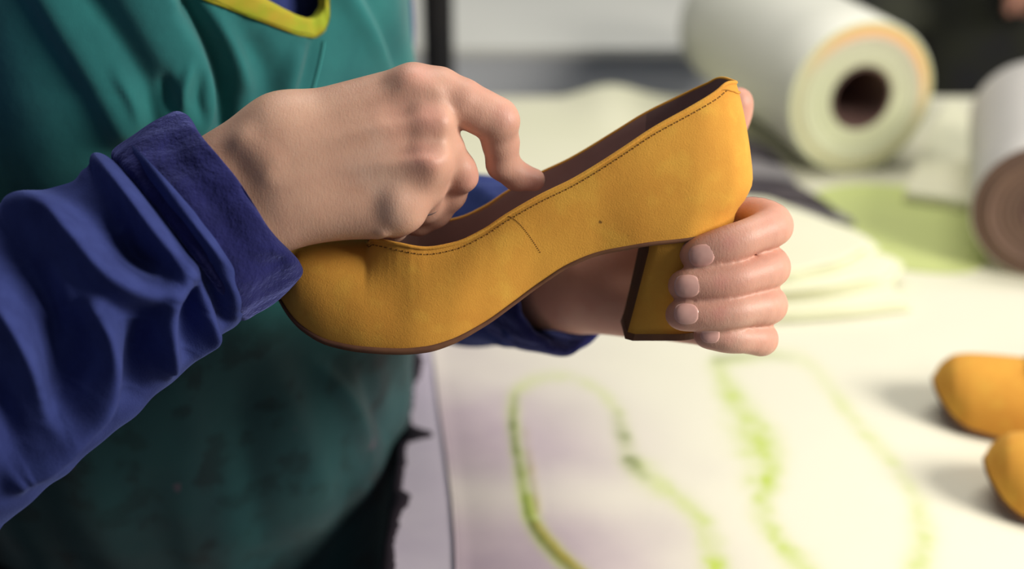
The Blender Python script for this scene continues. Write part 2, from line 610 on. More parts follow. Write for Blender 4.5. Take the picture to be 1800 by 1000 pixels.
def vnoise(x, y, sc, seed=0):
    r = np.random.default_rng(seed).random((64, 64))
    x = x * sc; y = y * sc
    xi, yi = np.floor(x).astype(int), np.floor(y).astype(int)
    fx, fy = x - xi, y - yi
    fx = fx * fx * (3 - 2 * fx); fy = fy * fy * (3 - 2 * fy)
    g = lambda a, b_: r[a % 64, b_ % 64]
    return (g(xi, yi) * (1 - fx) * (1 - fy) + g(xi + 1, yi) * fx * (1 - fy) + g(xi, yi + 1) * (1 - fx) * fy + g(xi + 1, yi + 1) * fx * fy)


nz1 = vnoise(X, Y, 90, 1); nz2 = vnoise(X, Y, 260, 2); nz3 = vnoise(X, Y, 30, 3)
green = np.zeros(X.shape); dark = np.zeros(X.shape); olive = np.zeros(X.shape)


def stroke(line, w, amt, arr, soft=1.0, speck=0.5, tp=0.0):
    r, s, t = poly_dist(px, py, spline(line, 60))
    ww = np.interp(t, np.linspace(0, 1, len(w)), w)
    aa = np.interp(t, np.linspace(0, 1, len(amt)), amt)
    v = aa * np.exp(-(r / ww) ** 2) * (1 - speck + speck * 2 * nz1 * (0.5 + nz2))
    return np.maximum(arr, np.clip(v, 0, 1))


L1 = [(935, 668), (905, 692), (903, 745), (912, 810), (926, 880), (943, 930), (985, 980), (1020, 1012), (1050, 1040)]
T1 = [(905, 692), (940, 668), (985, 661), (1040, 678), (1078, 712), (1095, 760), (1108, 806), (1150, 848), (1200, 882), (1238, 925), (1255, 980), (1262, 1060)]
green = stroke(L1, [10, 12, 11, 12, 14, 14, 14, 14], [.35, .6, .6, .7, .95, .9, .8, .8], green, speck=.3)
dark = stroke([(908, 696), (903, 745), (912, 810), (922, 860)], [5, 6, 6, 6], [.4, .8, .75, .45], dark, speck=.5)
dark = stroke([(922, 860), (932, 910), (955, 950), (1000, 995), (1040, 1030)], [5, 6, 5, 6], [.5, .75, .6, .6], dark, speck=.3)
olive = stroke([(945, 925), (985, 975), (1020, 1005), (1050, 1035)], [9, 10, 11], [.8, .95, .95], olive, speck=.2)
olive = stroke([(925, 760), (935, 830), (945, 900)], [7, 8, 8], [.15, .35, .4], olive, speck=.5)
green = stroke(T1, [14, 12, 10, 11, 14, 16, 22, 16, 17, 20, 24, 26], [.3, .25, .22, .25, .3, .4, .42, .5, .55, .6, .7, .7], green, speck=.45)
dark = stroke([(1085, 735), (1098, 770), (1112, 812), (1138, 840)], [12, 13, 14, 10], [.2, .5, .45, .2], dark, speck=.8)
L2 = [(1262, 640), (1282, 690), (1318, 745), (1347, 790), (1350, 845), (1338, 890), (1368, 950), (1410, 1000), (1450, 1050)]
T2 = [(1262, 645), (1300, 630), (1370, 624), (1425, 640), (1465, 690), (1510, 750), (1570, 815), (1608, 875), (1622, 935), (1615, 1000), (1600, 1060)]
green = stroke(L2, [18, 22, 26, 26, 20, 18, 22, 26], [.45, .6, .7, .75, .65, .6, .75, .8], green, speck=.45)
green = stroke([(1300, 740), (1330, 800), (1320, 850)], [30, 38, 22], [.3, .4, .3], green, speck=.5)
green = stroke(T2, [14, 12, 14, 14, 15, 15, 15, 22, 26, 26], [.45, .25, .2, .25, .35, .35, .3, .4, .5, .6], green, speck=.4)
dark = stroke([(1262, 632), (1330, 624), (1390, 630)], [10, 8, 8], [.3, .2, .08], dark, speck=.4)
pink = sstep(1420, 960, px + 0.55 * (1000 - py) + 60 * (nz3 - .5)) * (0.5 + 0.5 * sstep(640, 760, py + 80 * (nz3 - .5)))
pink *= 1 - 0.45 * np.exp(-((py - 870) / 45) ** 2)
dark = np.maximum(dark, 0.0 * np.clip((vnoise(X, Y, 55, 5) - .83) * 6, 0, 1) * sstep(1300, 1000, px))
Z = Z + 0.0016 * np.clip(olive + dark * .7, 0, 1) + 0.0012 * np.exp(-((X - x_left) / .006) ** 2) * 1.2
V = np.stack([X, Y, Z], -1).reshape(-1, 3)
side = np.stack([X[0], Y[0], np.full(gy, TZ + 0.0003)], -1)
F = grid_faces(gx, gy).tolist()
nb = len(V)
F += [[nb + k, nb + k + 1, k + 1, k] for k in range(gy - 1)]
z0 = np.zeros(gy)
tag(mk('pattern_card', np.vstack([V, side]), F, M['card'], None, True,
       {'green': np.append(green.ravel(), z0), 'dark': np.append(dark.ravel(), z0 + .8), 'olive': np.append(olive.ravel(), z0),
        'pink': np.append(np.clip(pink, 0, 1).ravel(), z0)}),
    'wide stained card on the table marked with two green sole outlines', 'sheet')


# ------------------------------------------------------------------ sheets, piles, rolls
def sheet(name, outline, z, th, mat, label, cat, group=None, droop=0.0, n=70, curl=None, sharp=False):
    """rounded flat piece of card or leather with thickness"""
    o2 = np.asarray(outline, float)
    o2 = np.vstack([o2, o2[:1]])
    if sharp:
        m_ = o2[:-1]
        c1 = m_ * .80 + np.roll(m_, 1, 0) * .20; c2_ = m_ * .80 + np.roll(m_, -1, 0) * .20
        m2 = np.stack([c1, .95 * m_ + .025 * np.roll(m_, 1, 0) + .025 * np.roll(m_, -1, 0), c2_], 1).reshape(-1, 2)
        m2 = np.vstack([m2, m2[:1]])
        tt_ = np.linspace(0, len(m2) - 1, n + 1)[:-1]
        pts = np.column_stack([np.interp(tt_, np.arange(len(m2)), m2[:, i_]) for i_ in (0, 1)])
    else:
        pts = spline(o2, n + 1)[:-1]
    c0 = pts.mean(0)
    V = []
    rings = (1.0, 0.985, 0.93, 0.8, 0.6, 0.4, 0.2)
    for top in (1, 0):
        for k, s in enumerate(rings):
            q = c0 + (pts - c0) * s
            zz = z + (th if top else 0) - (th * .3 if (top and k == 0) else 0) - droop * s ** 4 * np.ones(len(q))
            if curl is not None: zz = zz + curl(q)
            V.append(np.column_stack([q, zz]))
    V = np.concatenate(V)
    R = len(rings)
    F = grid_faces(R, n, False, True).tolist() + grid_faces(R, n, False, True, R * n, True).tolist()
    F += [[k, (k + 1) % n, R * n + (k + 1) % n, R * n + k] for k in range(n)]
    F += [list(range((R - 1) * n, R * n)), list(range((2 * R - 1) * n, 2 * R * n))[::-1]]
    o = mk(name, V, F, mat, None, curl is not None)
    bm = bmesh.new(); bm.from_mesh(o.data)
    bmesh.ops.recalc_face_normals(bm, faces=bm.faces[:])
    bm.to_mesh(o.data); bm.free()
    tag(o, label, cat, group)
    return o


def quad_T(pxs, z=TZ):
    return [T(a, b_, z)[:2] for a, b_ in pxs]


# pile of cut cream sheets
PA = [(1280, 562), (1400, 563), (1500, 557), (1603, 543), (1588, 520), (1500, 480), (1300, 470)]
PB = [(1268, 520), (1380, 520), (1480, 512), (1568, 498), (1592, 468), (1530, 448), (1380, 420), (1280, 440)]
PC = [(1262, 500), (1400, 492), (1500, 470), (1548, 438), (1520, 420), (1450, 392), (1370, 362), (1290, 352), (1245, 420)]
labs = ['bottom cream leather board piece, its grey-green edge on the table beside the fingers',
        'second cream board piece from the bottom of the pile beside the fingers',
        'third cream board piece in the pile, its edge showing right of the fingers',
        'fourth cream board piece in the pile, level with the ring finger',
        'fifth cream board piece of the pile, sticking out furthest at upper right',
        'sixth cream board piece, just under the top two of the pile',
        'second cream board piece from the top of the pile behind the knuckles',
        'topmost cream board piece of the pile right of the knuckles']
z = TZ + 0.0035
for k in range(8):
    O_ = np.array((PA, PA, PB, PB, PB, PC, PC, PC)[k], float)
    j = (0, 1, 0, 1, 2, 0, 1, 2)[k]
    th = (0.0045, 0.0045, 0.0030, 0.0030, 0.0040, 0.0025, 0.0025, 0.0025)[k]
    pts = O_ + np.array([(0, 0), (-14, -9), (-26, -6)][j]) + np.array([(2 * math.sin(i * 2.3 + k), 2 * math.cos(i * 1.7 + k)) for i in range(len(O_))])
    a = (0.0, .03, 0.0, -.05, .04, 0.0, .06, -.03)[k]
    q = np.array(quad_T(pts, z))
    c0 = q.mean(0)
    R_ = np.array([[math.cos(a), -math.sin(a)], [math.sin(a), math.cos(a)]])
    q = (q - c0) @ R_.T + c0
    sheet('board_piece', q, z, th, M['cream2'] if k in (0, 2, 5) else M['cream'], labs[k], 'board', 'cut cream pieces piled on the table', sharp=True)
    z += th + .0008

# dark leather strips at the foot of the big roll
z = TZ + 0.0005
dk = [([(1250, 395), (1330, 380), (1430, 385), (1500, 400), (1480, 380), (1390, 335), (1300, 310), (1240, 330)], 'grey_mid', 'lowest grey leather strip at the foot of the big roll'),
      ([(1240, 360), (1330, 358), (1400, 360), (1470, 378), (1420, 340), (1350, 308), (1280, 298), (1230, 320)], 'grey_dark', 'wide dark leather strip below the left side of the big roll'),
      ([(1240, 312), (1300, 312), (1360, 318), (1400, 325), (1370, 296), (1320, 280), (1260, 275), (1225, 290)], 'grey_mid', 'light grey leather strip between two dark ones left of the big roll'),
      ([(1240, 282), (1290, 280), (1340, 280), (1375, 290), (1345, 262), (1300, 246), (1260, 245), (1225, 262)], 'grey_dark', 'topmost dark leather strip, behind the heel of the held shoe')]
for pts, mm_, lab in dk:
    sheet('leather_strip', quad_T(pts, z), z, 0.004, M[mm_], lab, 'leather', 'leather strips left of the big roll')
    z += 0.0046

sheet('green_sheet', quad_T([(1420, 420), (1560, 470), (1700, 480), (1740, 440), (1720, 370), (1640, 335), (1500, 325), (1420, 350)]), TZ + 0.0005, 0.0008,
      M['green_film'], 'light green sheet on the table between the two rolls', 'sheet')
ws = sheet('white_board', quad_T([(1590, 338), (1650, 346), (1716, 350), (1712, 280), (1694, 185), (1668, 178), (1640, 220), (1610, 290)], TZ + .012), TZ + 0.0015, 0.011,
           M['cream'], 'thick cream board lying between the big roll and the grey roll', 'board')
# cream paper spread over the far half of the table, with a hump at its back
hx, hy, _ = T(1072, 172)
sheet('paper_cover', [(-0.06, 1.14), (0.10, 1.10), (0.22, 1.30), (0.25, 1.45), (0.27, 1.60), (0.15, 1.612), (0.0, 1.60), (-0.07, 1.58), (-0.07, 1.35)], TZ + 0.0004, 0.0007,
      M['cream'], 'cream paper covering the far left of the table, humped at its back edge', 'paper', n=140,
      curl=lambda q: 0.017 * np.exp(-((q[:, 0] - hx) / 0.045) ** 2 - ((q[:, 1] - 1.60) / 0.09) ** 2))


def roll(name, near, far, r, core, mats, label, ringcols):
    near = np.asarray(near, float); far = np.asarray(far, float)
    ax = far - near; L = np.linalg.norm(ax); ax /= L
    u = np.cross(ax, [0, 0, 1]); u /= np.linalg.norm(u)
    w = np.cross(u, ax)
    root = tag(empty(name, (near[0], near[1], near[2] - r)), label, 'roll', 'rolls of sheet material on the table')
    n = 96
    a = np.linspace(0, 2 * np.pi, n, endpoint=False)
    ring = np.cos(a)[:, None] * u + np.sin(a)[:, None] * w

    def lathe(prof, nm, mat):
        V = np.concatenate([near + ax * x + ring * rr for x, rr in prof])
        return mk(nm, V, grid_faces(len(prof), n, False, True), mat, root)
    prof = [(L, core + .004), (L, r * .6), (L, r - .001), (L - .002, r)] + [(L * t, r) for t in (.8, .6, .4, .2)] + [(0.002, r), (0.0, r - .0015)]
    lathe(prof, 'wound_sheet', mats[0])
    # end face: wound layers, slightly telescoped
    rr = np.linspace(r - .0015, core + .002, 26)
    ef = []
    for k, q in enumerate(rr):
        ef.append((-0.0008 * math.sin(k * 1.7) - 0.003 * math.exp(-((q / r - .78) / .08) ** 2), q))
    lathe(ef, 'end_face', mats[1])
    lathe([(0.0, core + .002), (-0.001, core + .001), (-.001, core - .001), (0.002, core - .002), (L * .5, core - .002), (L, core - .002), (L + .001, core), (L, core + .004)], 'core_tube', mats[2])
    return root


m, nt, bs = new_mat('film_end')
# concentric tint of the wound layers (distance from the roll's own axis)
tc = nt.nodes.new('ShaderNodeAttribute'); tc.attribute_name = 'rad'
rp = nt.nodes.new('ShaderNodeValToRGB')
nt.links.new(tc.outputs['Fac'], rp.inputs['Fac'])
e = rp.color_ramp.elements
e[0].position = 0.0; e[0].color = (0.60, 0.60, 0.40, 1)
e[1].position = 1.0; e[1].color = (0.62, 0.66, 0.42, 1)
for pos, c_ in ((.45, (0.66, 0.66, 0.48, 1)), (.62, (0.66, 0.62, 0.48, 1)), (.68, (0.76, 0.52, 0.40, 1)), (.74, (0.84, 0.46, 0.16, 1)), (.84, (0.88, 0.50, 0.14, 1)), (.91, (0.66, 0.66, 0.34, 1))):
    q = e.new(pos); q.color = c_
nt.links.new(attr_mix(nt, 'ring_tint', (0.66, 0.68, 0.46, 1), rp.outputs['Color']), bs.inputs['Base Color'])  # tinted rings fade into the plain end colour by direction
bs.inputs['Roughness'].default_value = 0.6
M['film_end'] = m

c0 = T(1500, 304); R1 = 0.0787
f0 = np.array([0.272, 1.66])
dirv = f0 - c0[:2]
near = np.array([c0[0], c0[1], TZ + R1 + 0.0008]); far = np.array([f0[0], f0[1], TZ + R1 + 0.0008])
big = roll('film_roll', near, far, R1, 0.031, (M['roll'], M['film_end'], M['core']), 'big cream film roll with an orange-tinted ring on its end', None)
for o in big.children:
    if o.name.startswith('end_face'):
        me = o.data
        co = np.empty(len(me.vertices) * 3); me.vertices.foreach_get('co', co)
        co = co.reshape(-1, 3) + np.array(big.location)
        ax = (far - near) / np.linalg.norm(far - near)
        v = co - near; v -= (v @ ax)[:, None] * ax
        rr = np.linalg.norm(v, axis=1)
        a_ = me.attributes.new('rad', 'FLOAT', 'POINT')
        a_.data.foreach_set('value', np.clip((rr - .031) / (R1 - .031), 0, 1))
        a_ = me.attributes.new('ring_tint', 'FLOAT', 'POINT')
        a_.data.foreach_set('value', np.clip(.12 + .88 * sstep(-.2, .9, (v[:, 2] * .9 + v[:, 0] * .45) / (rr + 1e-9)), 0, 1))  # orange ring strongest towards the upper right, faint elsewhere
R2 = 0.0607
n2 = T(1818, 490); f2 = T(1800, 312)
roll('paper_roll', (n2[0], n2[1], TZ + R2 + .0008), (f2[0], f2[1], TZ + R2 + .0008), R2, 0.017, (M['roll_grey'], M['kraft'], M['core']),
     'greyish white roll with a brown kraft end at the right edge', None)


# ================================================================== PUMPS
SK = 3700.0   # photo pixels per metre at the held shoe's near side


def shoe_data(tip=470.0, stretch=1.0):
    """stations along the shoe in its own frame: x toe->heel, y near(-)/far(+), z up, ground at 0"""
    xs_px = np.concatenate([tip + (540 - tip) * (1 - np.cos(np.linspace(0, np.pi / 2, 26))) , np.linspace(545, 636, 16)[:-1],
                            636 + 104 * (1 - np.cos(np.linspace(0, np.pi / 2, 36))), np.linspace(744, 1200, 90)[1:-1],
                            1200 + 95 * np.sin(np.linspace(0, np.pi / 2, 34))])
    x = (xs_px - 497) / SK
    fpx = [tip, tip + 8, 505, 540, 580, 640, 700, 750, 790, 850, 900, 950, 1000, 1050, 1100, 1140, 1200, 1250, 1295]
    fpy = [520, 532, 560, 583, 597, 604, 606, 603, 594, 568, 536, 501, 469, 449, 438, 431, 425, 418, 408]
    b_ = smooth_interp(xs_px, [tip, tip + 7, tip + 22, 525, 580, 650, 720, 790, 860, 950, 1040, 1130, 1200, 1250, 1280, 1290, 1295],
                       [0, 8.0, 14.5, 24.5, 31.5, 35.5, 36.5, 34, 29, 25, 25, 26.5, 26, 21.5, 13.5, 8, 0]) * .001
    zf = (612 - smooth_interp(xs_px, fpx, fpy)) / SK / .966
    yt = np.where(xs_px < 640, 0, 0.0275 * np.sqrt(np.clip(1 - (np.clip(740 - xs_px, 0, 100) / 100) ** 2, 0, 1)))
    yt = yt * smooth_interp(xs_px, [497, 740, 900, 1050, 1150, 1220, 1260, 1280, 1295], [1, 1, 1, .95, .84, .70, .50, .3, 0.0])
    ppx = [tip, tip + 5, tip + 18, 522, 560, 600, 640, 660, 700, 750, 800, 850, 890, 950, 1000, 1035, 1090, 1138, 1200, 1250, 1275, 1295]
    ppy = [500, 480, 452, 427, 421, 419, 419, 421, 429, 437, 429, 407, 381, 347, 323, 303, 268, 236, 200, 170, 153, 146]
    tpy = smooth_interp(xs_px, ppx, ppy)
    zt = ((612 - tpy) / SK - (.03 - yt) * .259) / .966
    zt = np.maximum(zt, zf + .002)
    c_ = smooth_interp(xs_px, [497, 600, 700, 800, 1295], [.62, .60, .42, .18, .12])
    # virtual ridge of the last, running on behind the throat
    zr = ((612 - smooth_interp(xs_px, [640, 700, 760, 850, 1295], [419, 419, 418, 405, 400])) / SK - .03 * .259) / .966
    zr = np.where(xs_px < 640, zt, zr)
    if stretch != 1.0:
        k_ = np.clip((740 - np.maximum(xs_px, 560)), 0, None) * (stretch - 1)
        x = x - k_ / SK
    return xs_px, x, b_, zf, yt, zt, c_, zr


def back_warp(xpx, z):
    """the counter bulges back above the seat, then leans in to the top"""
    py = 612 - z * SK * .966
    g = smooth_interp(py, [140, 148, 200, 250, 300, 340, 370, 395, 430], [-15, -13, 5, 18, 28, 33, 22, 5, 0]) / SK
    return g * sstep(1120, 1295, xpx) ** 1.5


def make_pump(root, stretch=1.0):
    xs_px, x, bb, zf, yt, zt, cc, zr = shoe_data(stretch=stretch)
    n, nv = len(x), 26

    def wall(off, sgn, z_lift=0.0, t0=0.0):
        t = np.linspace(t0, 1, nv)[None, :]
        b1 = np.maximum(bb - off, 0)[:, None]
        y1 = np.maximum(yt - off * .9, 0)[:, None] * (yt[:, None] > 0)
        H = (zt - zf)[:, None]
        z0 = zf[:, None] + z_lift
        zt_ = zt[:, None] - off * (yt[:, None] < 1e-6) * 1.0 - off * .2
        P0y, P1y, P2y, P3y = b1, b1 * 1.13 + .001 * np.minimum(b1 / .02, 1), y1 + cc[:, None] * b1, y1
        P0z, P1z, P2z, P3z = z0, z0 + .42 * H, zt_ - .10 * H * sstep(700, 850, xs_px)[:, None], zt_
        Bz = (1 - t)**3 * P0z + 3 * (1 - t)**2 * t * P1z + 3 * (1 - t) * t**2 * P2z + t**3 * P3z
        By = (1 - t)**3 * P0y + 3 * (1 - t)**2 * t * P1y + 3 * (1 - t) * t**2 * P2y + t**3 * P3y
        # front half: the closed last section, cut off where the topline runs
        wA = sstep(850, 690, xs_px)[:, None]
        ZR = zr[:, None] - off
        q = np.linspace(0, 1, 200)[None, :]
        def bez(a_, b1_, c1_, d_, u_): return (1 - u_)**3 * a_ + 3 * (1 - u_)**2 * u_ * b1_ + 3 * (1 - u_) * u_**2 * c1_ + u_**3 * d_
        HA = ZR - z0
        ya = bez(P0y, P1y, .62 * b1, 0 * b1, q)
        tc_ = np.array([1.0 if y1[i, 0] <= 1e-6 else q[0, max(20, np.argmax((ya[i] < y1[i, 0]) & (q[0] > .3)))] for i in range(n)])[:, None]
        ta = t * tc_
        zc_ = bez(z0, z0 + .42 * HA, ZR, ZR, tc_)
        tgt = zt_ + 0 * zc_
        ks = (tgt - z0) / np.maximum(zc_ - z0, 1e-5)
        ks = np.where(y1 > 0, 1 + (ks - 1) * sstep(637, 655, xs_px)[:, None], 1.0)
        Ay = bez(P0y, P1y, .62 * b1, 0 * b1, ta); Az = z0 + (bez(z0, z0 + .42 * HA, ZR, ZR, ta) - z0) * (1 + (ks - 1) * t ** 3.5)
        By = By * (1 - wA) + Ay * wA; Bz = Bz * (1 - wA) + Az * wA
        X = x[:, None] + back_warp(xs_px[:, None], Bz) + off * sstep(60, 0, xs_px - xs_px[0])[:, None] - off * sstep(1240, 1295, xs_px)[:, None]
        X = X - 0.0045 * np.sin(np.pi * t) * sstep(545, 497, xs_px)[:, None] * 0
        return np.stack([X, sgn * By, Bz], -1)

    near, farw = wall(0, -1), wall(0, 1)
    # upper
    V = np.concatenate([near.reshape(-1, 3), farw.reshape(-1, 3)])
    F = np.concatenate([grid_faces(n, nv, flip=True), grid_faces(n, nv, base=n * nv)])
    up = mk('upper', V, F, M['suede'], root, True, None, False)
    # lining
    ln, lf = wall(.0013, -1, .0015), wall(.0013, 1, .0015)
    V = np.concatenate([ln.reshape(-1, 3), lf.reshape(-1, 3)])
    F = np.concatenate([grid_faces(n, nv), grid_faces(n, nv, base=n * nv, flip=True)])
    me = mk('lining', V, F, [M['lining'], M['lining_dark']], root, True, None, False)
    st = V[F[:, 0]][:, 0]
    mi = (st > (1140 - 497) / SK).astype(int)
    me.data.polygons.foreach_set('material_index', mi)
    # insole
    k = 12
    w = np.linspace(-1, 1, k)
    V = np.stack([np.repeat(x[:, None] - .001 * sstep(1240, 1295, xs_px)[:, None], k, 1), bb[:, None] * .97 * w[None], np.repeat(zf[:, None] + .0022, k, 1)], -1)
    ins = mk('insole', V.reshape(-1, 3), grid_faces(n, k), M['lining'], root, True, None, False)
    # outsole strip
    th = smooth_interp(xs_px, [470, 560, 750, 850, 950, 1130, 1295], [2.0, 2.6, 2.8, 2.0, 1.7, 1.5, 1.5]) * .001
    bo = np.maximum(bb * 1.0 + .0005, .0002)
    pr = [(-1, 0.0004), (-1, None), (-.7, None), (0, None), (.7, None), (1, None), (1, .0004), (0, .0004)]
    V = []
    for s_, lz in pr:
        V.append(np.column_stack([x - .0006 * sstep(540, 497, xs_px), bo * s_, zf - (th if lz is None else -lz)]))
    V = np.stack(V, 1)
    mk('outsole', V.reshape(-1, 3), grid_faces(n, len(pr), False, True), M['sole'], root, True, None, False)
    # topline binding
    op = yt > 0
    k0 = np.argmax(op) - 1
    line = np.concatenate([near[k0:, -1], farw[k0:, -1][::-1][1:]])
    b_ = MB(); b_.tube(line + np.array([0, 0, -.0002]), .00095, 8, closed=True)
    mk('topline_binding', np.array(b_.v), b_.f, M['suede'], root, True, None, False)
    # stitching along the topline and the side seams
    b_ = MB()
    for W, sg in ((near, -1), (farw, 1)):
        # fixed distance below the edge
        path = []
        for i in range(k0, n):
            seg = W[i]
            d = np.cumsum(np.linalg.norm(np.diff(seg[::-1], axis=0), axis=1))
            j = np.searchsorted(d, .0030)
            if j >= len(d): continue
            d0 = d[j - 1] if j else 0
            f = (.0030 - d0) / (d[j] - d0)
            path.append(seg[::-1][j] * (1 - f) + seg[::-1][j + 1] * f)
        path = np.array(path)
        s_ = np.concatenate([[0], np.cumsum(np.linalg.norm(np.diff(path, axis=0), axis=1))])
        L = s_[-1]
        for q in np.arange(0.002, L - .014, .0030):
            pp = np.array([[np.interp(q + e_, s_, path[:, a_]) for a_ in range(3)] for e_ in (0, .0009, .0018)])
            pp[:, 1] += sg * .0001
            b_.tube(pp, .00032, 5)
    mk('topline_stitching', np.array(b_.v), b_.f, M['thread'], root, True, None, False)
    for W, sg in ((near, -1), (farw, 1)):
        b_ = MB()
        # side seam from the topline down to the waist
        pts = []
        for f in np.linspace(0, 1, 60):
            xx = (889 + 62 * f - 497) / SK
            i = np.argmin(np.abs(x - xx)); t = 1 - f * .74
            j = t * (nv - 1); j0 = int(min(j, nv - 2)); g = j - j0
            i0 = i if x[i] <= xx else i - 1
            h = (xx - x[i0]) / (x[i0 + 1] - x[i0])
            A = W[i0, j0] * (1 - g) + W[i0, j0 + 1] * g
            B = W[i0 + 1, j0] * (1 - g) + W[i0 + 1, j0 + 1] * g
            pts.append(A * (1 - h) + B * h + np.array([0, sg * .0001, 0]))
        for q in range(0, 58, 2):
            b_.tube(pts[q:q + 2], .0002, 5)
        mk('side_seam', np.array(b_.v), b_.f, M['thread'], root, True, None, False)
    # little curved tab seam at the back of the counter
    b_ = MB()
    for W, sg in ((near, -1), (farw, 1)):
        pts = []
        for f in np.linspace(0, 1, 14):
            xx = (1252 + 43 * f ** .8 - 497) / SK
            i = int(np.clip(np.argmin(np.abs(x - xx)), 0, n - 1)); t = 1 - .16 * math.sin(f * math.pi / 2)
            j = t * (nv - 1); j0 = int(min(j, nv - 2)); g = j - j0
            pts.append(W[i, j0] * (1 - g) + W[i, j0 + 1] * g + np.array([0.0002, sg * .0002, 0]))
        b_.tube(pts, .0006, 6)
    mk('counter_tab_seam', np.array(b_.v), b_.f, M['suede'], root, True, None, False)
    # block heel
    hz = np.linspace(0, 1, 14)
    def heel_ring(z, inset=0.0):
        f = np.clip(z / .0475, 0, 1)
        xf = (1103 + 38 * f ** .9 - 497) / SK + inset
        xb = (1252 + 44 * f ** 1.6 - 497) / SK - inset
        hw = .0180 + .0060 * f ** 1.5 - inset
        a = np.linspace(-np.pi / 2, np.pi / 2, 22)
        cx = xb - (xb - xf) * .42
        pts = [(xf, -hw * .82), (xf + .0035, -hw)] + [(cx + (xb - cx) * math.cos(t), hw * math.sin(t)) for t in a] + [(xf + .0035, hw), (xf, hw * .82)]
        pts += [(xf, hw * .5), (xf, 0), (xf, -hw * .5)]
        return np.array([(p_[0], p_[1], z) for p_ in pts])
    rings = [heel_ring(z) for z in np.linspace(.0034, .0475, 16)]
    # top ring follows the seat
    topr = rings[-1].copy()
    zseat = np.interp(topr[:, 0], x, zf - .0012)
    topr[:, 2] = zseat
    rings[-1] = topr
    for r_i in (-2, -3): rings[r_i][:, 2] = np.minimum(rings[r_i][:, 2], zseat + .002 * r_i)
    nr = len(rings[0])
    V = np.concatenate(rings)
    F = grid_faces(len(rings), nr, False, True, flip=True).tolist()
    ho = mk('heel_block', V, F + [list(range(nr))], [M['suede'], M['suede_dark']], root, True, None, False)
    for pl in ho.data.polygons:
        cx_ = np.mean([ho.data.vertices[v_].co.x for v_ in pl.vertices])
        idx_ = [v_ % nr for v_ in pl.vertices]
        if all(i_ in (nr - 1, nr - 2, nr - 3, nr - 4, 0) for i_ in idx_): pl.material_index = 1; pl.use_smooth = False
    r0, r1 = heel_ring(0.0, -.0002), heel_ring(.0034, -.0002)
    V = np.concatenate([r0, r1])
    F = grid_faces(2, nr, False, True, flip=True).tolist() + [list(range(nr)), list(range(nr, 2 * nr))[::-1]]
    mk('heel_tip', V, F, M['sole'], root, False, None, False)
    return root


held = empty('pump', (0, 0, 0))
ROLL = math.radians(10)
ez = np.array([0, math.sin(ROLL), math.cos(ROLL)]); ey = np.array([0, math.cos(ROLL), -math.sin(ROLL)]); ex = np.array([1.0, 0, 0])
O = P(497, 612, .675) + .03 * ey
HM = np.eye(4); HM[:3, 0], HM[:3, 1], HM[:3, 2], HM[:3, 3] = ex, ey, ez, O
held.matrix_world = Matrix(HM.tolist())
make_pump(held)
tag(held, 'ochre suede block-heel pump held in both hands of the person', 'shoe')


def copy_tree(o, parent=None):
    c_ = o.copy(); COL.objects.link(c_)
    c_.parent = parent
    for ch in o.children: copy_tree(ch, c_)
    return c_


table_pump = empty('pump', (0, 0, 0))
make_pump(table_pump, 1.62)


def place_copy(toe_px, ang, lab, r_=None):
    r_ = r_ or copy_tree(table_pump)
    t_ = T(*toe_px)
    r_.matrix_world = Matrix.Translation((t_[0], t_[1], TZ + .0022)) @ Matrix.Rotation(math.radians(ang), 4, 'Z') @ Matrix.Translation((.037, 0, 0))
    tag(r_, lab, 'shoe', 'pair of pumps at the right edge of the table')
    return r_


place_copy((1632, 724), -14, 'ochre pump toe at the right edge of the table, the farther of the two', table_pump)
place_copy((1720, 870), -16, 'ochre pump toe at the right edge of the table, the nearer of the two')

# ================================================================== THE PERSON
CX, CY = -0.24, 0.88
FRONT = math.radians(35)
person = tag(empty('person', (CX, CY, 0)), 'person in teal apron with yellow-green neck binding over blue fleece, holding the ochre pump', 'person')

# ---- right hand (near), back of the hand to the camera
fld = Field(np.minimum.reduce([P(250, 60, .62), P(980, 60, .75), P(250, 480, .62), P(980, 480, .75)]) - .01,
            np.maximum.reduce([P(250, 60, .62), P(980, 60, .75), P(250, 480, .62), P(980, 480, .75)]) + .01, 0.00125)
f = fld
# forearm and wrist: two bones
f.cone(P(220, 420, .668), P(500, 240, .665), mm(22), mm(20), .02)
f.cone(P(260, 500, .668), P(525, 342, .666), mm(22), mm(19.5), .02)
# metacarpals
f.cone(P(495, 242, .665), P(728, 160, .663), mm(18), mm(12.5), .010)
f.cone(P(500, 275, .661), P(748, 216, .657), mm(17), mm(12), .010)
f.cone(P(505, 310, .661), P(744, 284, .657), mm(17), mm(12), .010)
f.cone(P(515, 345, .665), P(690, 362, .663), mm(18), mm(12), .010)
f.cone(P(530, 356, .670), P(650, 372, .670), mm(16), mm(11), .012)
f.cone(P(560, 250, .672), P(680, 260, .672), mm(16), mm(14), .012)
# knuckles, tendons, veins, wrist bones
f.cone(P(722, 150, .655), P(745, 165, .655), mm(8), mm(8), .008)
f.cone(P(752, 208, .6475), P(766, 214, .652), mm(6.8), mm(7), .006)
f.cone(P(748, 276, .6475), P(762, 280, .652), mm(7.2), mm(7), .006)
f.cone(P(744, 290, .660), P(712, 366, .664), mm(12.3), mm(10.5), .008)
f.cone(P(697, 356, .655), P(708, 360, .657), mm(6), mm(6), .008)
for a_, b_, r1, r2 in (((748, 212, .6472), (520, 268, .6485), 3.8, 2.4), ((742, 278, .6474), (540, 302, .6490), 3.6, 2.0),
                       ((722, 155, .6525), (535, 226, .6515), 3.4, 2.2)):
    f.cone(P(*a_), P(*b_), mm(r1), mm(r2), .0045)
f.cone(P(432, 252, .6490), P(482, 296, .6472), mm(3.0), mm(2.4), .010)
f.cone(P(490, 306, .6360), P(712, 247, .6408), mm(1.5), mm(4.2), .007, cut=True)
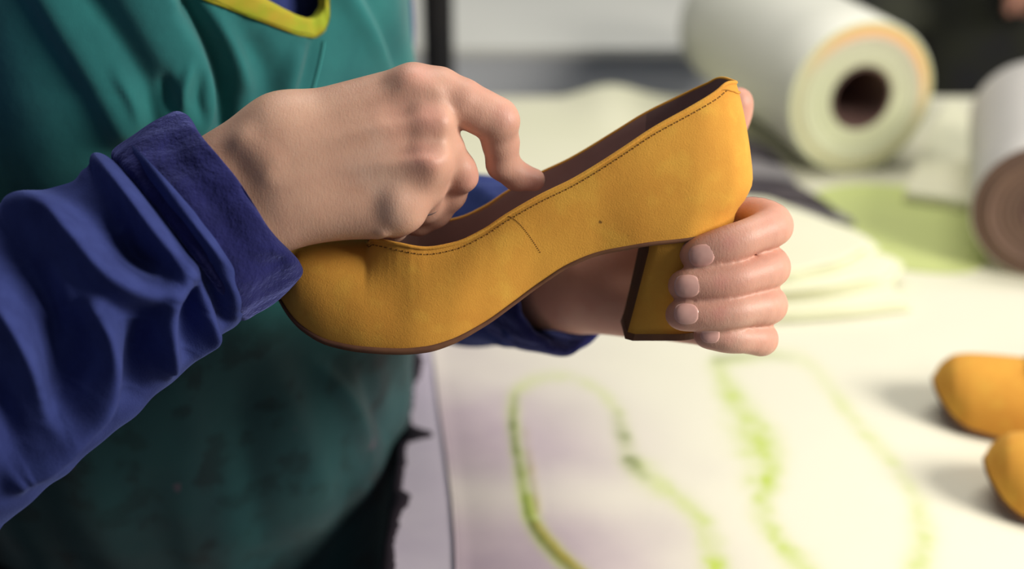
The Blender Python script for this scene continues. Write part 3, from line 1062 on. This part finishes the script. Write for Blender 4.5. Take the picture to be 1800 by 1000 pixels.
# hollows between the knuckles
f.cone(P(700, 190, .637), P(752, 184, .641), mm(6.5), mm(6.5), .008, cut=True)
f.cone(P(690, 250, .634), P(752, 246, .640), mm(6.5), mm(6.5), .008, cut=True)
f.cone(P(690, 322, .6345), P(735, 322, .6385), mm(6), mm(6), .008, cut=True)
fingers = {
    'index': ([(728, 160, .663), (770, 162, .662), (812, 180, .663), (845, 197, .665), (870, 213, .667), (880, 250, .674), (884, 288, .680), (908, 309, .684), (938, 316, .687)],
              [12, 11.4, 10.8, 10.3, 9.5, 8.5, 7.7, 6.8, 5.7]),
    'middle': ([(748, 216, .658), (779, 262, .666), (801, 305, .679), (790, 340, .688), (765, 372, .694), (738, 392, .697)],
               [12, 9.6, 9.0, 8.0, 7.5, 6.6]),
    'ring': ([(744, 284, .658), (748, 326, .668), (745, 360, .684), (718, 380, .694), (690, 388, .694)],
             [11.5, 9.5, 8.8, 7.8, 7.0]),
    'pinky': ([(690, 362, .663), (698, 384, .672), (690, 398, .684), (668, 400, .688), (648, 398, .686)],
              [11, 8.2, 7.4, 6.8, 6.2]),
    'thumb': ([(560, 300, .685), (650, 320, .698), (715, 335, .708), (770, 350, .708)], [14, 12.5, 10.5, 8.5]),
}
for nm, (pts, rad) in fingers.items():
    g = f.like()
    g.chain([P(*p_) for p_ in pts], [mm(r_) for r_ in rad], .003)
    if nm == 'index':
        g.cone(P(880, 204, .665), P(884, 212, .665), mm(7), mm(7), .006)
        g.cone(P(860, 250, .660), P(860, 250, .66), mm(.1), mm(.1), .001)
    if nm == 'middle':
        g.cone(P(812, 300, .672), P(817, 312, .674), mm(6.5), mm(6), .006)
    f.merge(g, .0035 if nm in ('index', 'middle') else .004)
# skin fold at the base of the little finger
f.cone(P(672, 404, .660), P(664, 409, .664), mm(3.2), mm(2.6), .003)
VR, FR = f.mesh(2)

# ---- left hand, wrapped round the heel from behind
b0 = [P(x_, y_, d_) for x_ in (900, 1410) for y_ in (120, 660) for d_ in (.64, .82)]
f = Field(np.min(b0, 0), np.max(b0, 0), 0.00125)
f.cone(P(860, 480, .835), P(985, 488, .785), mm(22), mm(20), .02)
W1, W2 = P(985, 470, .785), P(1000, 515, .785)
f.cone(P(880, 510, .835), W2, mm(21), mm(19), .02)
for (x_, y_, d_), r_, w_ in (((1262, 402, .728), 12.5, (1030, 450, .775)), ((1258, 470, .730), 12, (1035, 475, .775)), ((1252, 530, .730), 11.5, (1035, 505, .775)), ((1240, 572, .730), 10.5, (1035, 525, .775))):
    f.cone(P(*w_), P(x_, y_, d_), mm(17), mm(r_), .012)
f.cone(P(1040, 500, .768), P(1130, 530, .752), mm(19), mm(14), .012)
f.cone(P(1030, 470, .768), P(1120, 420, .758), mm(18), mm(15), .012)
lf = {
    'thumb': ([(1060, 455, .765), (1160, 350, .760), (1262, 240, .748), (1286, 205, .742), (1297, 180, .738)], [16, 13, 10.5, 9.8, 8.0]),
    'index': ([(1262, 402, .728), (1322, 385, .704), (1358, 397, .681), (1318, 415, .668), (1280, 430, .6655), (1236, 444, .6665), (1220, 448, .668)], [13, 10.8, 9.9, 8.4, 8.9, 8.1, 6.8]),
    'middle': ([(1258, 470, .730), (1322, 462, .706), (1354, 470, .682), (1310, 486, .668), (1268, 496, .6655), (1216, 501, .6665), (1200, 502, .668)], [12, 10, 9.7, 8.2, 8.7, 8.1, 7.0]),
    'ring': ([(1252, 530, .730), (1318, 528, .706), (1350, 536, .683), (1308, 545, .669), (1264, 551, .6665), (1210, 553, .6675), (1194, 553, .669)], [11.5, 9.5, 9.4, 7.7, 8.1, 7.6, 6.6]),
    'pinky': ([(1240, 572, .730), (1308, 590, .706), (1338, 596, .686), (1308, 596, .675), (1280, 594, .6725), (1250, 590, .672), (1240, 589, .673)], [10.5, 8.4, 8.2, 6.6, 7.0, 6.3, 5.6]),
}
for nm, (pts, rad) in lf.items():
    g = f.like()
    m_ = 4 * len(pts) - 3
    sp_ = spline(np.array([P(*p_) for p_ in pts]), m_)
    sr_ = smooth_interp(np.linspace(0, len(pts) - 1, m_), np.arange(len(pts)), [mm(r_) for r_ in rad])
    g.chain(sp_, sr_, .001)
    f.merge(g, .006 if nm == 'thumb' else .0012)
VL, FL = f.mesh(2)

# ---- torso, neck, upper arms and legs of the body (coarse, under the clothes)
def zc(x_, y_, z_): return np.array([x_, y_, z_])
fr = np.array([math.sin(FRONT), -math.cos(FRONT), 0]); rt = np.array([fr[1], -fr[0], 0])
CEN = np.array([CX, CY, 0])
SHR = CEN + rt * .155 + zc(0, 0, 1.30); SHL = CEN - rt * .155 + zc(0, 0, 1.30)
ELR = P(-240, 790, .63); ELL = P(612, 440, 1.06)
f = Field((-.62, .40, .60), (.16, 1.28, 1.56), .006)
f.cone(CEN + zc(0, 0, .80), CEN + zc(0, 0, 1.02), .125, .12, .05)
f.cone(CEN + zc(0, 0, 1.0), CEN + zc(0, 0, 1.22), .12, .125, .05)
f.cone(SHR, SHL, .06, .06, .06)
f.cone(CEN + zc(0, 0, 1.28), CEN + zc(0, 0, 1.44), .055, .050, .04)
f.cone(SHR, ELR, .040, .036, .01); f.cone(ELR, P(230, 460, .668), .036, .028, .02)
f.cone(SHL, ELL, .040, .033, .01); f.cone(ELL, P(870, 495, .835), .036, .026, .02)
for s_ in (-1, 1):
    f.cone(CEN + rt * .075 * s_ + zc(0, 0, .82), CEN + rt * .085 * s_ + zc(0, 0, .62), .085, .075, .04)
VB, FB = f.mesh(1)

Vall = np.vstack([VR, VL, VB])
Fall = np.vstack([FR, FL + len(VR), FB + len(VR) + len(VL)])
spots = []
for lst, w_, r_ in ((((893, 200, .655), (755, 205, .645), (748, 275, .645), (735, 130, .650), (826, 312, .672), (935, 315, .682)), .55, .011),
                    (((1370, 398, .676), (1368, 470, .678), (1366, 538, .679), (1350, 597, .682)), .55, .011),
                    (((1225, 448, .662), (1205, 502, .662), (1200, 553, .663), (1245, 590, .668), (1300, 180, .735)), .45, .012),
                    (((730, 200, .645), (1290, 425, .66)), .3, .02), (((1282, 428, .657), (1268, 496, .657), (1266, 551, .658), (1282, 594, .665)), .75, .007)):
    spots += [(P(*p_), w_, r_) for p_ in lst]
red = np.zeros(len(Vall))
for c_, w_, r_ in spots:
    red = np.maximum(red, w_ * np.exp(-(np.linalg.norm(Vall - c_, axis=1) / r_) ** 2))
red[len(VR):len(VR) + len(VL)] = np.maximum(red[len(VR):len(VR) + len(VL)], .45)
q_ = Vall[:len(VR)]
pxr, pyr, _ = proj(q_)
red[:len(VR)] = np.maximum(red[:len(VR)], .30 * sstep(640, 860, pxr))
body = mk('body', Vall, Fall, M['skin'], person, True, {'redness': red})


def nail(c_, axis, nrm, w_, l_, R_, name='fingernail'):
    """curved nail plate; c_ centre on the skin, axis towards the fingertip, nrm outwards"""
    axis = axis / np.linalg.norm(axis); nrm = nrm - axis * (nrm @ axis); nrm /= np.linalg.norm(nrm)
    sd = np.cross(axis, nrm)
    n1, n2 = 17, 15
    V = []
    for lay in (0.0004, -0.0010):
        for i in range(n1):
            for j in range(n2):
                u_, v_ = 2 * i / (n1 - 1) - 1, 2 * j / (n2 - 1) - 1
                # square to superellipse
                k_ = (abs(u_) ** 2.4 + abs(v_) ** 2.4) ** (1 / 2.4) if (u_ or v_) else 1
                m_ = max(abs(u_), abs(v_)); s_ = m_ / k_ if k_ > 0 else 1
                uu, vv = u_ * s_, v_ * s_
                th_ = uu * (w_ / 2) / R_
                edge = 1 if lay < 0 else 1 - 3.2 * min(1, abs(uu) ** 2.4 + abs(vv) ** 2.4) ** 8
                q_ = c_ + axis * vv * l_ / 2 + sd * R_ * math.sin(th_) + nrm * (R_ * (math.cos(th_) - 1) - .0006 * vv * vv)
                h_ = bvh_body.ray_cast(Vector(q_ + nrm * .006), Vector(-nrm), .014)
                if h_[0] is not None: q_ = q_ * .25 + np.array(h_[0]) * .75
                V.append(q_ + nrm * lay * edge)
    n = n1 * n2
    F = grid_faces(n1, n2).tolist() + grid_faces(n1, n2, base=n, flip=True).tolist()
    per = [i * n2 for i in range(n1)] + [(n1 - 1) * n2 + j for j in range(1, n2)] + [i * n2 + n2 - 1 for i in range(n1 - 2, -1, -1)] + [j for j in range(n2 - 2, 0, -1)]
    F += [[per[k], per[(k + 1) % len(per)], per[(k + 1) % len(per)] + n, per[k] + n] for k in range(len(per))]
    return mk(name, np.array(V), F, M['nail'], body, True)


bvh_body = BVHTree.FromPolygons(Vall.tolist(), Fall.tolist())


def surf_at(px_, py_, bv):
    d_ = P(px_, py_, 1.0) - CAM; d_ /= np.linalg.norm(d_)
    hit = bv.ray_cast(Vector(CAM), Vector(d_))
    return (np.array(hit[0]), np.array(hit[1])) if hit[0] is not None else (None, None)


for (x_, y_, dx_, dy_, w_, l_) in ((1235, 449, -1, .22, .0120, .0125), (1210, 503, -1, .05, .0124, .0125), (1208, 552, -1, .0, .0112, .0122), (1249, 589, -1, -.05, .0090, .0098)):
    c_, n_ = surf_at(x_, y_, bvh_body)
    if c_ is not None:
        ax_ = dx_ * RT - dy_ * UP
        n_ = n_ if n_ @ FW < 0 else -n_
        n_ = n_ * .3 - FW * .7
        nail(c_ + FW * .0001, ax_, n_, w_, l_, .0105)

# a thin ring glinting on the right hand
b = MB()
a = np.linspace(0, 2 * np.pi, 40, endpoint=False)
rc, rn = P(742, 348, .679), P(745, 360, .684) - P(748, 326, .668)
rn /= np.linalg.norm(rn)
u_ = np.cross(rn, [0, 1, 0]); u_ /= np.linalg.norm(u_); w_ = np.cross(rn, u_)
b.tube(rc + .0093 * (np.cos(a)[:, None] * u_ + np.sin(a)[:, None] * w_), .0009, 8, closed=True)
b.build('finger_ring', M['silver'], body)


# ---- torso surface (shared by apron and the fleece underneath)
def torso_radius(th, z):
    """radius in the direction th (0 = camera-ward -Y, positive towards +X)"""
    base_ = smooth_interp(z, [.45, .70, .82, .87, .90, .93, 1.0, 1.10, 1.18, 1.26, 1.32, 1.36], [.175, .155, .146, .152, .160, .165, .168, .171, .172, .165, .12, .06])
    return base_ * (1 + 0.02 * np.cos(2 * (th - FRONT)))


def torso_pt(th, z, off=0.0):
    r = torso_radius(th, z) + off
    return np.stack([CX + r * np.sin(th), CY - r * np.cos(th), z], -1)


AP = [
    ([(60, -40), (120, 60), (175, 150), (215, 225)], .0060, 34, 26, 0),
    ([(150, -40), (215, 60), (262, 150), (268, 230)], -.0060, 26, 26, 0),
    ([(205, 120), (235, 170), (252, 225)], .0040, 13, 12, .5),
    ([(330, 105), (316, 150), (318, 190)], .0035, 7, 9, .5),
    ([(285, 120), (292, 160), (300, 195)], -.0050, 11, 11, .5),
    ([(345, 125), (342, 170), (350, 205)], -.0040, 9, 9, .5),
    ([(330, 10), (372, 80), (396, 150), (402, 230)], -.0110, 16, 18, 0),
    ([(372, 20), (415, 90), (440, 170)], .0055, 16, 18, .4),
    ([(430, 60), (472, 130), (470, 210)], -.0060, 26, 26, .3),
    ([(530, 75), (512, 130), (500, 190)], .0040, 16, 14, .3),
    ([(556, 70), (538, 130), (520, 170)], -.0035, 12, 10, .3),
    ([(600, -20), (640, 50), (685, 130)], .0060, 22, 18, 0),
    ([(635, -30), (668, 40), (705, 130)], -.0060, 16, 16, 0),
    ([(690, -20), (705, 60), (715, 120)], .0030, 14, 14, 0),
    ([(560, 640), (610, 700), (650, 790)], .0050, 14, 18, .5),
    ([(630, 640), (655, 700), (690, 780)], -.0060, 18, 16, .5),
    ([(470, 620), (520, 740), (560, 860), (600, 960)], .0030, 30, 40, .5),
    ([(640, 840), (625, 920), (610, 1020)], .0060, 40, 26, .2),
    ([(300, 640), (340, 760), (330, 900), (360, 1040)], .0035, 40, 40, .4),
    ([(430, 700), (440, 820), (470, 960)], -.0040, 30, 30, .4),
]


def apron_disp(px_, py_, th, z):
    D = folds(px_, py_, AP)
    # the gathered bust overlaps: a step along a curved line
    ln = spline([(270, -60), (340, 45), (370, 120), (379, 175), (366, 222), (340, 260)], 40)
    r, s_, t = poly_dist(px_, py_, ln)
    D += .011 * sstep(6, -6, s_ * -1) * np.exp(-(np.maximum(r - 10, 0) / 170) ** 2) * sstep(330, 200, py_)
    D += .0012 * np.sin(th * 17 + z * 23) + .0015 * np.sin(th * 7 - z * 31)
    return D


nt_, nz_ = 420, 330
th = np.linspace(FRONT - 2.35, FRONT + 1.75, nt_); zz = np.linspace(.52, 1.335, nz_)
TH, ZZ = np.meshgrid(th, zz, indexing='ij')
A0 = torso_pt(TH, ZZ, .006)
ax_, ay_, az_ = proj(A0.reshape(-1, 3)); ax_ = ax_.reshape(TH.shape); ay_ = ay_.reshape(TH.shape)
facing = sstep(-.15, .25, np.cos(TH + math.atan2(CX, CY)))
D = apron_disp(ax_, ay_, TH, ZZ) * facing
A1 = torso_pt(TH, ZZ, .006 + D)
bx, by, _ = proj(A1.reshape(-1, 3)); bx = bx.reshape(TH.shape); by = by.reshape(TH.shape)
lower_dark = np.clip(sstep(480, 640, by) * .85 + .25 * (vnoise(TH, ZZ, 9, 8) - .5), 0, 1)  # apron cloth goes darker towards the bottom, slightly blotchy
# neckline cut
NECK_OUT = spline([(130, -230), (235, -115), (330, -30), (356, -2), (395, 14), (440, 30), (490, 50), (530, 64), (556, 63), (572, 45), (576, 20), (576, -10), (574, -40), (572, -130), (570, -230)], 150)
NECK_IN = spline([(200, -262), (305, -145), (400, -60), (440, -22), (466, -2), (492, 12), (515, 24), (540, 32), (556, 28), (566, 14), (568, -5), (567, -40), (564, -70), (560, -150), (556, -250)], 150)
rN, sN, tN = poly_dist(bx, by, NECK_OUT)
NSIGN = np.sign(poly_dist(np.array([530.0]), np.array([0.0]), NECK_OUT)[1][0])
Fa = grid_faces(nt_, nz_)
rI, sI, tI = poly_dist(bx, by, NECK_IN)
mid_in = sI * 0 + (sN * 0)
inside = (np.sign(sN) == NSIGN) & (by < 62) & (bx > 140) & (bx < 574) & (rN > 9) & (np.cos(TH) > 0)
top_open = np.zeros(TH.shape, bool)
keep = ~(inside | top_open).ravel()
# raycast target before cutting
bvh_ap = BVHTree.FromPolygons(A1.reshape(-1, 3).tolist(), Fa.tolist())
# (sN < 0 is the upper side of the line)
Fk = Fa[keep[Fa].all(1)]
apron = mk('apron', A1.reshape(-1, 3), Fk, M['apron'], person, True, {'lower_dark': lower_dark.ravel()})
sol = apron.modifiers.new('thickness', 'SOLIDIFY'); sol.thickness = .0012; sol.offset = -1


def on_apron(x_, y_, lift=0.0):
    c_, n_ = surf_at(x_, y_, bvh_ap)
    if c_ is None: return None
    n_ = n_ if n_ @ FW < 0 else -n_
    return c_ + n_ * lift


# chartreuse binding
rows = []
for k in range(150):
    o_, i_ = NECK_OUT[k], NECK_IN[k]
    # narrow band outside -> inside
    row = []
    for t_, lf_ in ((-.02, .0004), (0, .0020), (.08, .0024), (.3, .0025), (.7, .0025), (.95, .0024), (1.01, .0008), (1.0, -.004)):
        q_ = o_ + (i_ - o_) * t_
        c_ = on_apron(q_[0], q_[1], lf_ + .0003 * math.sin(k * .5 + t_ * 3))
        row.append(c_)
    if all(c_ is not None for c_ in row): rows.append(row)
rows = np.array(rows)
trim = mk('neck_binding', rows.reshape(-1, 3), grid_faces(len(rows), rows.shape[1]), M['trim'], apron, True)
# stitch line near the outer edge of the binding and the seam below it
b = MB()
pth = [on_apron(*(NECK_OUT[k] + (NECK_IN[k] - NECK_OUT[k]) * .12), .0028) for k in range(20, 130)]
for k in range(0, len(pth) - 1):
    if pth[k] is not None and pth[k + 1] is not None:
        b.tube([pth[k] * .8 + pth[k + 1] * .2, pth[k] * .2 + pth[k + 1] * .8], .00022, 5)
b.build('binding_stitching', simple('olive_thread', (.16, .17, .01, 1)), apron)
b = MB()
pth = [on_apron(568 - 22 * t_ ** 1.3, 72 + 95 * t_, .0012) for t_ in np.linspace(0, 1, 30)]
pth = [c_ for c_ in pth if c_ is not None]
b.tube(pth, .0005, 6)
b.build('front_seam', simple('teal_seam', (.06, .34, .33, 1)), apron)

# ---- fleece sweater: torso + two sleeves
def tube_surface(axis_pts, radii, n_ax, n_ar, ridges=None, flat=.9, depthdir=FW, wob=.0, seed=0, clampfrac=None):
    A = spline(axis_pts, n_ax)
    tt = np.linspace(0, len(radii) - 1, n_ax)
    R = smooth_interp(tt, np.arange(len(radii)), radii)
    tan = np.gradient(A, axis=0); tan /= np.linalg.norm(tan, axis=1)[:, None]
    u = np.cross(tan, depthdir); u /= np.linalg.norm(u, axis=1)[:, None]
    w = np.cross(tan, u)
    a = np.linspace(0, 2 * np.pi, n_ar, endpoint=False)
    N = np.cos(a)[None, :, None] * u[:, None] + np.sin(a)[None, :, None] * w[:, None]
    S = np.cos(a)[None, :, None] * u[:, None] + flat * np.sin(a)[None, :, None] * w[:, None]
    V = A[:, None] + R[:, None, None] * S
    x_, y_, _ = proj(V.reshape(-1, 3)); x_ = x_.reshape(V.shape[:2]); y_ = y_.reshape(V.shape[:2])
    D = np.zeros(x_.shape)
    if ridges:
        face = sstep(-.1, .45, -(N @ depthdir))
        D += 1.5 * folds(x_, y_, ridges) * face
    if wob:
        s_ = np.linspace(0, 1, n_ax)[:, None] * n_ax * .05
        D += wob * (np.sin(s_ * 3.1 + 2 * np.sin(a * 2 + seed)[None]) * .6 + np.sin(s_ * 5.3 + 3 * np.cos(a + seed)[None]) * .4)
    return V + N * D[:, :, None], A, tan, u, w, a


RS = [
    ([(150, 300), (175, 292), (215, 335), (262, 400), (318, 470)], .0075, 26, 20, .3),
    ([(10, 372), (90, 385), (135, 430), (185, 485), (245, 512), (300, 508), (340, 482)], .0095, 30, 24, .25),
    ([(205, 395), (235, 440), (285, 478)], -.0110, 24, 22, .3),
    ([(30, 440), (75, 520), (100, 610), (105, 700)], -.0100, 28, 34, .2),
    ([(165, 545), (188, 590), (190, 650), (160, 710), (105, 770), (30, 835)], .0100, 24, 24, .2),
    ([(130, 540), (140, 610), (130, 680)], -.0060, 24, 22, .3),
    ([(-20, 520), (25, 580), (60, 650), (88, 735)], .0070, 22, 22, .3),
    ([(-40, 640), (0, 720), (30, 790)], -.0070, 30, 24, .2),
    ([(300, 520), (290, 580), (300, 655)], .0075, 17, 17, .3),
    ([(245, 560), (240, 640), (235, 700)], -.0075, 28, 28, .3),
    ([(345, 500), (335, 570), (330, 620)], -.0070, 15, 16, .3),
    ([(368, 545), (372, 600), (350, 645)], .0060, 15, 15, .3),
    ([(120, 800), (200, 745), (300, 670)], -.0030, 30, 30, .3),
    ([(200, 262), (245, 320), (320, 415), (372, 500), (392, 560)], -.0065, 13, 13, .1),
    ([(222, 240), (285, 318), (350, 405), (396, 480), (412, 550)], .0045, 16, 16, .3),
    ([(245, 228), (310, 300), (372, 384), (420, 450), (440, 520)], -.0055, 10, 10, .1),
]
ax_r = [P(345, 396, .665), P(290, 440, .661), P(150, 535, .650), P(0, 640, .640), P(-130, 730, .633), P(-238, 786, .636), ELR * .7 + SHR * .3, ELR * .35 + SHR * .65, SHR]
rd_r = [.0455, .0475, .0530, .0565, .0590, .0600, .0600, .062, .066]
SR, *_ = tube_surface(ax_r, rd_r, 420, 300, RS, .86, FW, .0008, 1)
LS = [
    ([(700, 590), (780, 560), (850, 600)], .004, 18, 18, .3),
    ([(880, 610), (910, 560), (900, 500)], .004, 16, 16, .3),
    ([(960, 600), (985, 570), (975, 530)], -.004, 14, 14, .3),
    ([(760, 340), (830, 330), (880, 360)], .003, 18, 18, .3),
]
ax_l = [P(985, 478, .790), P(930, 470, .815), P(850, 460, .865), P(750, 450, .945), ELL, ELL * .7 + SHL * .3, ELL * .35 + SHL * .65, SHL]
rd_l = [.0400, .0450, .0510, .0530, .0530, .0480, .0490, .064]
SL, *_ = tube_surface(ax_l, rd_l, 260, 160, LS, .95, FW, .0020, 2)
tz = np.linspace(.78, 1.36, 80); tth = np.linspace(-np.pi, np.pi, 160, endpoint=False)
TH2, ZZ2 = np.meshgrid(tz, tth, indexing='ij')
SB = torso_pt(ZZ2, TH2, -.014)
Vs = np.vstack([SR.reshape(-1, 3), SL.reshape(-1, 3), SB.reshape(-1, 3)])
n1, n2 = SR.shape[0] * SR.shape[1], SL.shape[0] * SL.shape[1]
Fs = np.vstack([grid_faces(SR.shape[0], SR.shape[1], False, True, 0), grid_faces(SL.shape[0], SL.shape[1], False, True, n1),
                grid_faces(80, 160, False, True, n1 + n2)])
sweater = mk('sweater', Vs, Fs, M['fleece'], person, True)


def cuff(axis_pts, prof, n_ar, flat, bumps=None, seed=0):
    """turned-back cuff: prof = (fraction along the axis 0..1, radius) from the arm side to the wrist opening and back inside"""
    A = np.asarray(axis_pts, float)
    ax = A[1] - A[0]; L = np.linalg.norm(ax); ax /= L
    u = np.cross(ax, FW); u /= np.linalg.norm(u); w = np.cross(ax, u)
    prof = spline(np.array(prof), 70)
    a = np.linspace(0, 2 * np.pi, n_ar, endpoint=False)
    V = []
    for i, (s_, r_) in enumerate(prof):
        wv = .0010 * np.sin(3 * a + seed + s_ * 2) + .0006 * np.sin(7 * a + seed * 2 + 5 * s_) + .0004 * np.sin(17 * a - 6 * s_)
        lx = .0016 * np.sin(2 * a + seed) + .0008 * np.sin(5 * a)
        q_ = A[0] + ax * L * s_ + (r_ + wv)[:, None] * (np.cos(a)[:, None] * u + flat * np.sin(a)[:, None] * w) + ax * (lx * s_)[:, None]
        V.append(q_)
    V = np.array(V)
    x_, y_, _ = proj(V.reshape(-1, 3)); x_ = x_.reshape(V.shape[:2]); y_ = y_.reshape(V.shape[:2])
    if bumps:
        N = np.cos(a)[:, None] * u + np.sin(a)[:, None] * w
        face = sstep(-.1, .3, -(N @ FW))[None, :] * (np.arange(len(V)) < 46)[:, None]
        V = V + N[None] * (folds(x_, y_, bumps) * face)[:, :, None]
    return V


cv = cuff([P(318, 418, .664), P(418, 345, .671)],
          [(-.10, .044), (-.06, .0478), (.05, .0500), (.35, .0505), (.75, .0500), (.95, .0488), (1.03, .0462), (1.0, .0425), (.7, .041), (.3, .040)], 260, .84,
          [([(430, 330), (470, 370), (492, 392), (498, 420)], -.0050, 9, 9, .3), ([(300, 260), (370, 350), (430, 440)], -.0022, 22, 22, .3),
           ([(345, 225), (420, 300), (480, 385)], .0018, 14, 14, .3), ([(470, 440), (500, 440), (510, 470)], .003, 16, 16, .3)], 1.0)
mk('cuff', cv.reshape(-1, 3), grid_faces(cv.shape[0], cv.shape[1], False, True), M['cuff'], sweater, True)
cv = cuff([P(930, 474, .814), P(1000, 486, .781)],
          [(-.10, .040), (-.06, .0435), (.1, .0452), (.6, .0448), (.95, .0430), (1.05, .0405), (1.0, .037), (.7, .035), (.3, .034)], 160, .95, None, 2.2)
mk('cuff', cv.reshape(-1, 3), grid_faces(cv.shape[0], cv.shape[1], False, True), M['cuff'], sweater, True)

# ---- trousers and shoes below the apron
tr = MB()
for s_ in (-1, 1):
    c_ = CEN + rt * .085 * s_
    tr.tube([c_ + zc(0, 0, .86), c_ + zc(0, 0, .70), c_ + zc(0, 0, .45), c_ + zc(0, 0, .09)], [.085, .082, .07, .06], 28)
tr.build('trousers', M['trousers'], person)
for s_ in (-1, 1):
    b = MB()
    c_ = CEN + rt * .085 * s_
    b.tube([c_ - fr * .08 + zc(0, 0, .045), c_ + zc(0, 0, .05), c_ + fr * .08 + zc(0, 0, .042), c_ + fr * .16 + zc(0, 0, .032)], [.030, .045, .042, .026], 18)
    b.build('shoe', M['boot'], person)

# ================================================================== second person in the dark background
bp = tag(empty('person', (0.74, 2.02, 0)), 'blurred person in a dark olive jacket standing behind the paper rolls', 'person')
bc = np.array([.74, 2.02, 0])
f = Field(bc + np.array([-.45, -.5, .0]), bc + np.array([.45, .35, 1.75]), .012)
f.cone(bc + zc(-.09, 0, .08), bc + zc(-.08, 0, .85), .06, .08, .03); f.cone(bc + zc(.09, 0, .08), bc + zc(.08, 0, .85), .06, .08, .03)
f.cone(bc + zc(0, 0, .85), bc + zc(0, 0, 1.25), .14, .15, .05); f.cone(bc + zc(-.16, 0, 1.34), bc + zc(.16, 0, 1.34), .06, .06, .05)
f.cone(bc + zc(0, 0, 1.35), bc + zc(0, 0, 1.5), .05, .05, .03); f.cone(bc + zc(0, -.01, 1.57), bc + zc(0, 0, 1.62), .075, .085, .03)
hb = P(1790, -62, 1.84)
f.cone(bc + zc(.19, 0, 1.33), bc + zc(.24, -.05, 1.06), .045, .04, .03); f.cone(bc + zc(.24, -.05, 1.06), hb + zc(.03, .05, 0), .04, .028, .02)
f.cone(bc + zc(-.19, 0, 1.33), bc + zc(-.24, 0, 1.06), .045, .04, .03); f.cone(bc + zc(-.24, 0, 1.06), bc + zc(-.22, -.10, .86), .036, .028, .02)
VB2, FB2 = f.mesh(1)
f = Field(hb - .13, hb + .13, .003)
f.cone(hb + zc(.03, .05, 0), hb, .028, .03, .02)
for k in range(4):
    a_ = hb + zc(-.02 + .018 * k, -.03, -.0)
    f.cone(hb + zc(-.012 + .01 * k, 0, 0), a_, .014, .011, .008)
    f.cone(a_, a_ + zc(-.004, -.035 + .004 * abs(k - 1), -.02), .0105, .009, .002)
    f.cone(a_ + zc(-.004, -.035, -.02), a_ + zc(-.004, -.03, -.045), .009, .007, .002)
f.cone(hb + zc(-.02, .01, 0), hb + zc(-.05, -.02, -.01), .013, .010, .006)
V2, F2 = f.mesh(1)
VV = np.vstack([VB2, V2])
mk('body', VV, np.vstack([FB2, F2 + len(VB2)]), M['skin'], bp, True, {'redness': np.full(len(VV), .5)})
f = Field(bc + np.array([-.5, -.55, .45]), bc + np.array([.5, .4, 1.5]), .012)
f.cone(bc + zc(0, 0, .60), bc + zc(0, 0, 1.25), .18, .185, .05); f.cone(bc + zc(-.16, 0, 1.34), bc + zc(.16, 0, 1.34), .078, .078, .05)
f.cone(bc + zc(.19, 0, 1.33), bc + zc(.24, -.05, 1.06), .065, .06, .03); f.cone(bc + zc(.24, -.05, 1.06), hb + zc(.04, .09, 0), .058, .046, .02)
f.cone(bc + zc(-.19, 0, 1.33), bc + zc(-.24, 0, 1.06), .065, .06, .03); f.cone(bc + zc(-.24, 0, 1.06), bc + zc(-.22, -.08, .90), .055, .046, .02)
VJ, FJ = f.mesh(1)
mk('jacket', VJ, FJ, M['jacket'], bp, True)
for s_ in (-1, 1):
    b = MB(); b.tube([bc + zc(.09 * s_, 0, .06), bc + zc(.09 * s_, 0, .45), bc + zc(.085 * s_, 0, .86)], [.075, .085, .11], 24); b.build('trouser_leg', M['trousers'], bp)
    b = MB(); b.tube([bc + zc(.09 * s_, .07, .045), bc + zc(.09 * s_, -.05, .045), bc + zc(.09 * s_, -.17, .032)], [.035, .045, .028], 18); b.build('shoe', M['boot'], bp)
